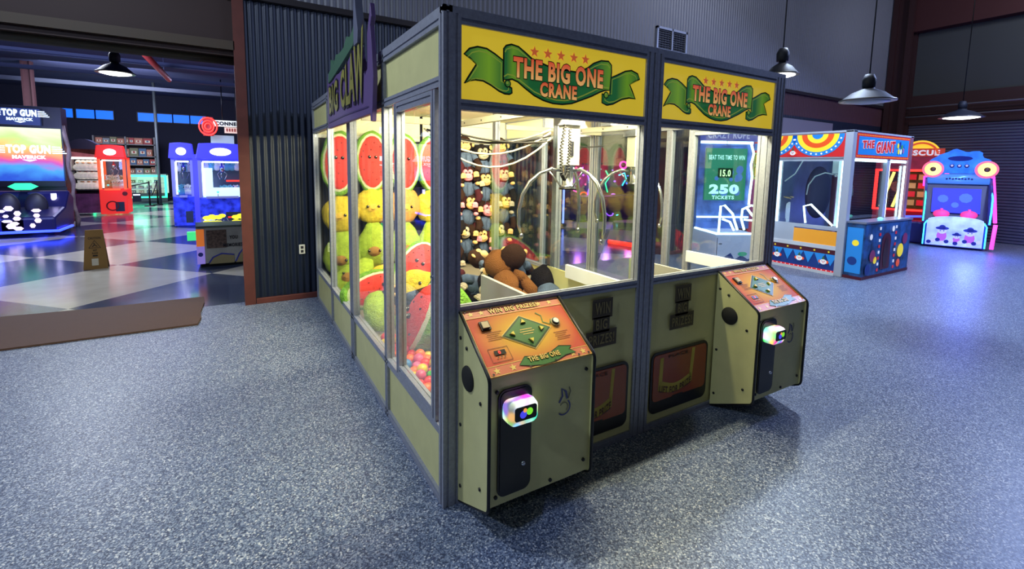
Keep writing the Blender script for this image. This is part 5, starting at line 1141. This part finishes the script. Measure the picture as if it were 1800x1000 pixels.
R, xa, xb, zb, zt = small_crane('blue_crane_machine', 'narrower blue crane machine on the left with rounded glowing header', 302, 341, 12.9, 251, 396, BP, BT, BPX)
fill_toys(xa+.1, xb-.1, 13.35, zb, 4, 1, '* plush toy inside the narrower left blue crane machine', 'toys in the narrow blue crane', ('white', 'sky'))
fill_toys(xa+.1, xb-.1, 13.5, zb+.65, 4, 1, '* plush toy hung high in the narrower left blue crane machine', 'toys hung in the narrow blue crane', ('white', 'sky'), .07)
bxs('corner_post', [((xb, 12.7, 0), (xb+.16, 12.9, zt+.15))], BP, R)
R, xa, xb, zb, zt = small_crane('blue_crane_machine', 'wider blue crane machine with big white oval header light beside the doorway post', 349, 430, 12.3, 252, 398, BP, BT, BPX)
fill_toys(xa+.5, xb-.1, 12.75, zb, 7, 1, '* plush toy inside the wider right blue crane machine', 'toys in the wide blue crane', ('white', 'sky', 'blue'))
fill_toys(xa+.1, xb-.1, 12.9, zb+.7, 7, 1, '* plush toy hung high in the wider right blue crane machine', 'toys hung in the wide blue crane', ('white', 'sky', 'cream'), .07)
bxs('red_bar', [((xa+.6, 12.5, zb+.40), (xb-.1, 12.55, zb+.44))], NR, R); bxs('chute_panel', [((xa+.08, 12.36, zb), (xa+.30, 12.6, zt-.2)), ((xa+.3, 12.36, zb), (xa+.9, 12.4, zb+.25))], glow('chute_white', (220, 245, 250), 1.0), R)  # chute panel glows to stand in for a bright interior
# coin game kiosk
Y = 7.05; xa, xb = wx(339, Y), wx(452, Y); zt = wz(380, 400, Y)
R = thing('coin_pusher', 'low grey kiosk with printed front and yellow glowing words on its glass top', 'arcade machine', ((xa+xb)/2, Y+.4, 0))
bxs('cabinet', [((xa, Y, .06), (xb, Y+.8, zt))], mat('kiosk_khaki', (160, 158, 150), .5, var=.15, vscale=5), R, .01); bxs('glass_top', [((xa, Y, zt), (xb, Y+.8, zt+.10))], glassmat('milky_glass', (190, 200, 190)), R); bxs('top_lid', [((xa, Y+.02, zt), (xb, Y+.78, zt+.03))], mat('kiosk_top', (130, 136, 130), .3), R)
b = MB(); P = Plane((xa, Y-.002, 0), (1, 0, 0), (0, 0, 1), .004); w_ = xb-xa
rect(b, P, 0, .06, .11, zt-.08, mat('print_violet', (150, 130, 220), .5, emit=.5), 1); rect(b, P, 0, zt-.30, .11, zt-.02, mat('print_orange', (226, 120, 50), .5, emit=.5), 2); disc(b, P, .05, .22, .035, AD, 3); rect(b, P, .14, zt-.34, .42, zt-.04, mat('print_pebble', (96, 76, 66), .6, var=.6, vscale=30), 1)
for k, (t, w2) in enumerate((('YOU', .12), ('MEMORIES?', .30))): b.text(t, P, .52-w2/2, zt-.20-k*.13, w2, .06, mat('kiosk_ink', (26, 26, 40), .5), 2, .03)
for u0, u1, h_ in ((.16, .52, .16), (.54, .78, .22), (.80, 1.0, .16)): art(b, P, [(u0, .05), (u1, .05), (u1, .05+h_*.8), ((u0+u1)/2+.05, .05+h_), (u0+.04, .05+h_*.7)], mat('print_sand', (150, 136, 96), .5), 2); stroke(b, P, [(u0, .07), (u0+.06, .05+h_*.7), ((u0+u1)/2, .05+h_*1.05), (u1, .05+h_*.85)], .02, AD, 3)
disc(b, P, .86, .38, .13, mat('print_smoke', (70, 66, 80), .5), 2, ry=.10); b.build('front_print', R)
P2 = Plane((xa+.08, Y+.3, zt+.105), (1, 0, 0), (0, .3, .18), .004)
for u, t in ((.0, 'oOo'), (.42, 'OoO')): b = MB(); [disc(b, P2, u+.06+.075*k, .05+.03*(k % 2), .055, glow('letters_yellow', (250, 240, 40), 1.6), 1+k, n=9) for k in range(4)]; [disc(b, P2, u+.08+.08*k, .0, .045, glow('letters_yellow', (250, 240, 40), 1.6), 6+k, n=9) for k in range(3)]; b.build('glowing_cutout', R)
bxs('skirt', [((xa+.04, Y+.04, 0), (xb, Y+.76, .06))], BLACK, R); b = MB(); b.box((xa-.12, Y+.02, zt-.2), (xa-.0, Y+.12, zt-.06), glow('ticket_slot_green', (60, 200, 120), 1.2)); b.build('lit_slot', R)

# prize counter and shelves far back
Y = 24.0; xa, xb = wx(168, Y), wx(277, Y)
R = thing('shelf_unit', 'tall wall shelving stacked with boxed prizes behind the green-lit counter', 'shelf', ((xa+xb)/2, Y, 0)); z = lambda py: wz(225, py, Y)
bxs('back', [((xa, Y+.5, 0), (xb, Y+.55, z(240)))], mat('shelf_back', (62, 52, 50), .7), R)
for py in (253, 274, 289, 306): bxs('shelf', [((xa, Y, z(py)-.04), (xb, Y+.5, z(py)))], mat('shelf_grey', (120, 118, 120), .5), R)
for x in (xa, (xa+xb)/2, xb-.05): bxs('upright', [((x, Y, 0), (x+.05, Y+.5, z(240)))], mat('shelf_grey', (120, 118, 120), .5), R)
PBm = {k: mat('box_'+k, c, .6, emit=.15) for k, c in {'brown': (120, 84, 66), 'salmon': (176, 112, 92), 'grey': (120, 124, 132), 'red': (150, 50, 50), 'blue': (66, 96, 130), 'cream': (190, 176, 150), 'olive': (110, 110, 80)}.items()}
pb = {}; rnd = random.Random(21)
for r, (py, pt) in enumerate(((253, 241), (274, 257), (289, 277), (306, 293))):
    x = xa+.08; z0 = z(py); hh = z(pt)-z0; k = 0
    while x < xb-.2:
        kd = rnd.choice(list(PBm)); w_ = rnd.uniform(.16, .32)
        if kd not in pb: b = MB(); b.box((-.5, 0, 0), (.5, .3, 1), PBm[kd]); Pb = Plane((0, -.004, 0), (1, 0, 0), (0, 0, 1), .004); rect(b, Pb, -.3, .3, .3, .65, TYC['cream'], 1); disc(b, Pb, 0, .5, .14, PBm['red' if kd != 'red' else 'blue'], 2); o = pb[kd] = b.build('prize_box', local=True)
        else: o = pb[kd].copy(); col.objects.link(o)
        h2 = hh*rnd.uniform(.7, .98); o.scale = (w_*.92, 1, h2); o.location = (x+w_/2, Y+.08, z0); tag(o, '%s prize box standing on the %s shelf behind the green-lit counter' % (kd, ['topmost', 'second', 'third', 'lowest'][r]), 'box', '%s prize boxes on the %s shelf' % (kd, ['topmost', 'second', 'third', 'lowest'][r])); x += w_
Y = 22.6; NGr = glow('neon_mint', (50, 240, 160), 2.4)
for i, (p0_, p1_, lb) in enumerate(((160, 204, 'glass display counter outlined in green light, partly behind the red crane'), (206, 293, 'long glass display counter outlined in green light right of the red crane'))):
    xa, xb = wx(p0_, Y), wx(p1_, Y); zt = wz(240, 308, Y); R = thing('display_counter', lb, 'counter', ((xa+xb)/2, Y+.3, 0))
    bxs('base', [((xa, Y, .02), (xb, Y+.6, .35))], mat('counter_base', (60, 70, 72), .5), R); bxs('back_panel', [((xa, Y+.55, .35), (xb, Y+.6, zt))], mat('counter_back_lit', (200, 228, 214), .5, emit=.7), R)
    bxs('glass_front', [((xa, Y, .35), (xb, Y+.02, zt))], GLASS, R); bxs('countertop', [((xa, Y-.02, zt), (xb, Y+.62, zt+.05))], mat('counter_top', (160, 190, 180), .3), R)
    for q in (((xa, Y-.03, zt-.06), (xb, Y-.0, zt)), ((xa, Y-.03, .18), (xb, Y-.0, .24)), ((xa, Y-.03, .24), (xa+.08, Y-.0, zt-.06)), ((xb-.08, Y-.03, .24), (xb, Y-.0, zt-.06))): bxs('neon_edge', [q], NGr, R)
    for zz_ in (.55, .78): bxs('glass_shelf', [((xa+.05, Y+.05, zz_), (xb-.05, Y+.5, zz_+.02))], WHITE, R)
    n = int((xb-xa)/.28)
    for rr2, zz_ in enumerate((.37, .57, .80)):
        for k in range(n):
            kd = rnd.choice(('cream', 'grey', 'blue', 'olive')); 
            if kd not in pb: continue
            o = pb[kd].copy(); col.objects.link(o); o.scale = (.16, .5, .12); o.location = (xa+.2+k*(xb-xa-.3)/n, Y+.15, zz_); tag(o, 'small %s prize box on the %s level inside the %s green-lit counter' % (kd, ('bottom', 'middle', 'upper')[rr2], ('partly hidden', 'long')[i]), 'box', 'small %s boxes on the %s level of the %s counter' % (kd, ('bottom', 'middle', 'upper')[rr2], ('partly hidden', 'long')[i]))
point((wx(240, 21.5), 21.5, .9), 14, (.3, 1, .7), .3)
# queue stanchions
for i, px in enumerate((264, 278)):
    p = at(px, 362-i*2, 'z', 0); R = thing('queue_post', ('left' if i == 0 else 'right')+' thin black queue post in front of the green-lit counter', 'stanchion', (p.x, p.y, 0))
    b = MB(); b.lathe((0, 0, 0), [(0, 0), (.17, 0), (.17, .02), (.03, .04), (0, .04)], BLACK, 18); b.build('base', R, local=True); b = MB(); b.tube([(0, 0, .03), (0, 0, .95)], .03, BLACK, 8); b.build('post', R, local=True)
    b = MB(); 
    if i == 0: b.tube([(0, 0, .9), (-.5, .1, .78), (-1.0, .2, .64)], .025, BLACK, 6)
    else: b.tube([(0, 0, .9), (-.12, .0, .5), (-.2, .0, .35), (-.26, 0, .45)], .02, BLACK, 6)
    b.build('belt', R, local=True)
p = at(275, 240, 'y', 21.5); b = MB(); b.tube([(p.x, 21.5, 0), (p.x, 21.5, 4.8)], .05, mat('pole_grey', (110, 118, 120), .5, .4), 10); tag(b.build('steel_pole'), 'thin grey steel pole from floor to ceiling behind the queue posts', 'pole')
# signs above the blue cranes
Y = 19.0; R = thing('neon_sign', 'round red neon spiral sign beside the CONNECT board', 'sign', (wx(370, Y), Y, 3.0)); b = MB(); z0, z1 = wz(370, 239, Y), wz(370, 206, Y); x0, x1 = wx(362, Y), wx(380, Y); b.box((x0, Y, z0), (x1, Y+.05, z1), mat('sign_red_back', (130, 40, 44), .5, emit=.3)); b.build('backboard', R)
cx, cz = (x0+x1)/2, (z0+z1)/2
for r in (.10, .18, .28): b = MB(); b.tube([(cx+r*cos(a), Y-.03, cz+r*1.15*sin(a)) for a in [2*pi*k/20 for k in range(20)]], .028, NR, 6, closed=True); b.build('neon_ring', R)
R = thing('name_board', 'white rounded board with dark letters reading CONNECT next to the red neon', 'sign', (wx(400, Y), Y, 3.0)); x0, x1 = wx(380, Y), wx(436, Y); z0, z1 = wz(400, 223, Y), wz(400, 212, Y)
sheet = bxs('board', [((x0, Y, z0), (x1, Y+.06, z1))], mat('board_ivory', (226, 230, 216), .4, emit=.6), R, .05); bxs('lower_board', [((x0+.35, Y, wz(400, 234, Y)), (x1, Y+.06, z0-.02))], mat('board_peach', (230, 196, 170), .4, emit=.5), R)
P = Plane((x0, Y-.005, z0), (1, 0, 0), (0, 0, 1), .005); b = MB(); b.text('CONNECT', P, .06, (z1-z0)*.18, (x1-x0)*.9, (z1-z0)*.62, mat('board_ink', (26, 30, 40), .5), 1, .06); b.build('board_lettering', sheet)
P = Plane((x0+.35, Y-.005, wz(400, 234, Y)), (1, 0, 0), (0, 0, 1), .005); b = MB()
for k in range(9): rect(b, P, .06+k*.085, .06, .11+k*.085, .18, mat('board_red_ink', (170, 60, 40), .5), 1)
b.build('board_marks', R)
for x in (x0+.3, x1-.3): b = MB(); b.tube([(x, Y+.03, z1), (x, Y+.03, 4.8)], .02, BLACK, 6); b.build('hanging_rod', R)
bxs('wall_screen', [((wx(374, Y), Y+.2, wz(400, 256, Y)), (wx(415, Y), Y+.25, wz(400, 238, Y)))], mat('pale_screen', (150, 170, 180), .4, emit=.5), R)
# wet floor sign
p = at(169, 473, 'z', 0); R = thing('wet_floor_sign', 'brown folding caution sign standing on the checkered floor', 'sign', (p.x, p.y, 0), .12)
BS = mat('sign_ochre', (150, 112, 52), .5); b = MB(); b.prism([(-.15, 0, .0), (.15, 0, .0), (.105, .11, .62), (-.105, .11, .62)], (0, .012, 0), BS); fr = b.build('front_leaf', R, local=True)
b = MB(); b.prism([(-.15, .26, .0), (.15, .26, .0), (.105, .125, .62), (-.105, .125, .62)], (0, .012, 0), BS); b.build('rear_leaf', R, local=True)
P = Plane((-.15, -.003, 0), (1, 0, 0), (0, .11, .62), .002); b = MB(); b.text('CAUTION', P, .075, .48, .15, .035, BLACK, 1, .03); stroke(b, P, [(.08, .34), (.22, .34), (.15, .46)], .012, BLACK, 1, True); stroke(b, P, [(.12, .36), (.15, .39), (.14, .42)], .012, BLACK, 1); stroke(b, P, [(.15, .39), (.18, .36)], .010, BLACK, 1)
b.text('WET', P, .125, .285, .05, .03, BLACK, 1, .03); b.text('FLOOR', P, .115, .24, .07, .03, BLACK, 1, .03); rect(b, P, .12, .205, .18, .225, BLACK, 1); rect(b, P, .105, .06, .185, .17, mat('paper_label', (220, 214, 196), .6), 1); b.build('sign_print', fr, local=True)
# red sprinkler pipe
a_, c_ = at(240, 80, 'z', 4.1), at(297, 140, 'z', 4.1); b = MB(); b.tube([a_, c_], .07, mat('pipe_red', (196, 62, 44), .5), 10); [b.tube([a_.lerp(c_, t), a_.lerp(c_, t)+V((0, 0, .695))], .01, ALU, 5) for t in (.2, .8)]; tag(b.build('sprinkler_pipe'), 'bright red pipe slanting under the arcade room ceiling', 'pipe')

# ============================================================ NEON GAMES BEHIND THE SECOND DOORWAY
def neon_game(label, px0, px1, Y, ytop, parts_, body=(40, 30, 84)):
    xa, xb = wx(px0, Y), wx(px1, Y); pm = (px0+px1)/2; H = wz(pm, ytop, Y); R = thing('neon_game', label, 'arcade machine', ((xa+xb)/2, Y+.4, 0)); GBm = mat('neon_body_%d' % body[0], body, .3, emit=.08)
    bxs('cabinet', [((xa, Y+.1, .03), (xb, Y+.9, H))], GBm, R); bxs('deck', [((xa, Y-.4, .03), (xb, Y+.1, .85))], GBm, R, .03)
    rnd = random.Random(px0)
    for k in range(9):
        sx_, sz_ = rnd.uniform(xa+.1, xb-.1), rnd.uniform(.95, H-.1); c_ = rnd.choice(('teal', 'rose', 'violet', 'blue')); b = MB(); b.ball((sx_, Y+.09, sz_), (rnd.uniform(.02, .06), .02, rnd.uniform(.02, .05)), glow('spot_'+c_, {'teal': (60, 230, 210), 'rose': (250, 80, 130), 'violet': (150, 80, 250), 'blue': (70, 100, 250)}[c_], 3), 8, 5); b.build('added_glow_bead', R)  # random glowing spots added for a fuller neon shimmer
    for nm, pts, r, m_ in parts_:
        b = MB(); b.tube([(wx(px, Y, py), Y+.06 if py < 372 else Y-.44, wz(px, py, Y)) for px, py in pts], r, m_, 6, closed=(nm == 'neon_ring')); b.build(nm, R)
    return R
ring = lambda x, y, r: [(x+r*cos(a), y+r*sin(a)) for a in [2*pi*k/16 for k in range(16)]]
neon_game('red and violet ringed arcade game far beyond the left crane glass', 1008, 1044, 10.0, 288, [('neon_ring', ring(1028, 345, 7), .02, NR), ('neon_ring', ring(1028, 366, 6), .02, NR), ('neon_strip', [(1034, 300), (1040, 325), (1034, 345)], .03, glow('neon_violet', (130, 60, 250), 4)), ('neon_strip', [(1010, 335), (1018, 338)], .02, NP)])
neon_game('violet ringed arcade game with cyan curves beyond the crane glass', 1049, 1110, 10.0, 290, [('neon_ring', ring(1057, 350, 7), .018, glow('neon_lilac', (200, 100, 250), 3.4)), ('neon_ring', ring(1080, 347, 6), .018, glow('neon_lilac', (200, 100, 250), 3.4)), ('neon_ring', ring(1057, 371, 6), .018, glow('neon_violet', (130, 60, 250), 4)), ('neon_strip', [(1067, 300), (1073, 312), (1066, 322), (1070, 338)], .022, NG), ('neon_strip', [(1068, 376), (1108, 371)], .02, NC), ('neon_strip', [(1090, 308), (1100, 304), (1103, 314), (1096, 326)], .022, NC), ('neon_ring', ring(1098, 290, 6), .03, NP)], (50, 26, 70))
neon_game('arcade game with pink lamp and cyan arc beside the violet ringed one', 1112, 1136, 10.0, 278, [('neon_strip', [(1114, 308), (1122, 304), (1128, 314), (1120, 326)], .022, NC), ('neon_ring', ring(1122, 290, 6), .03, NP), ('neon_strip', [(1124, 335), (1126, 368)], .05, NP)], (60, 30, 60))
for px_, c_ in ((1020, (.5, .15, 1)), (1070, (.6, .2, 1)), (1110, (1, .2, .8))): point((wx(px_, 9.2), 9.2, 1.3), 30, c_, .1)  # added coloured fills, spread a purple glow around the games
a_ = at(1070, 428, 'z', 0); c_ = at(1120, 436, 'z', 0); b = MB(); b.tube([a_+V((0, 0, .05)), c_+V((0, 0, .05))], .05, NR, 8); o = b.build('light_bar'); tag(o, 'low red light bar on the floor beyond the crane glass', 'light')
p = at(990, 378, 'y', 9.0); R = thing('light_column', 'tall blue white light tube standing beyond the left crane glass', 'lamp', (p.x, 9.0, 0)); b = MB(); b.tube([(p.x, 9, .1), (p.x, 9, 1.75)], .03, glow('column_blue', (120, 140, 255), 4), 8); b.build('tube', R); b = MB(); b.lathe((p.x, 9, 0), [(0, 0), (.12, 0), (.1, .1), (0, .1)], BLACK, 12); b.build('base', R)
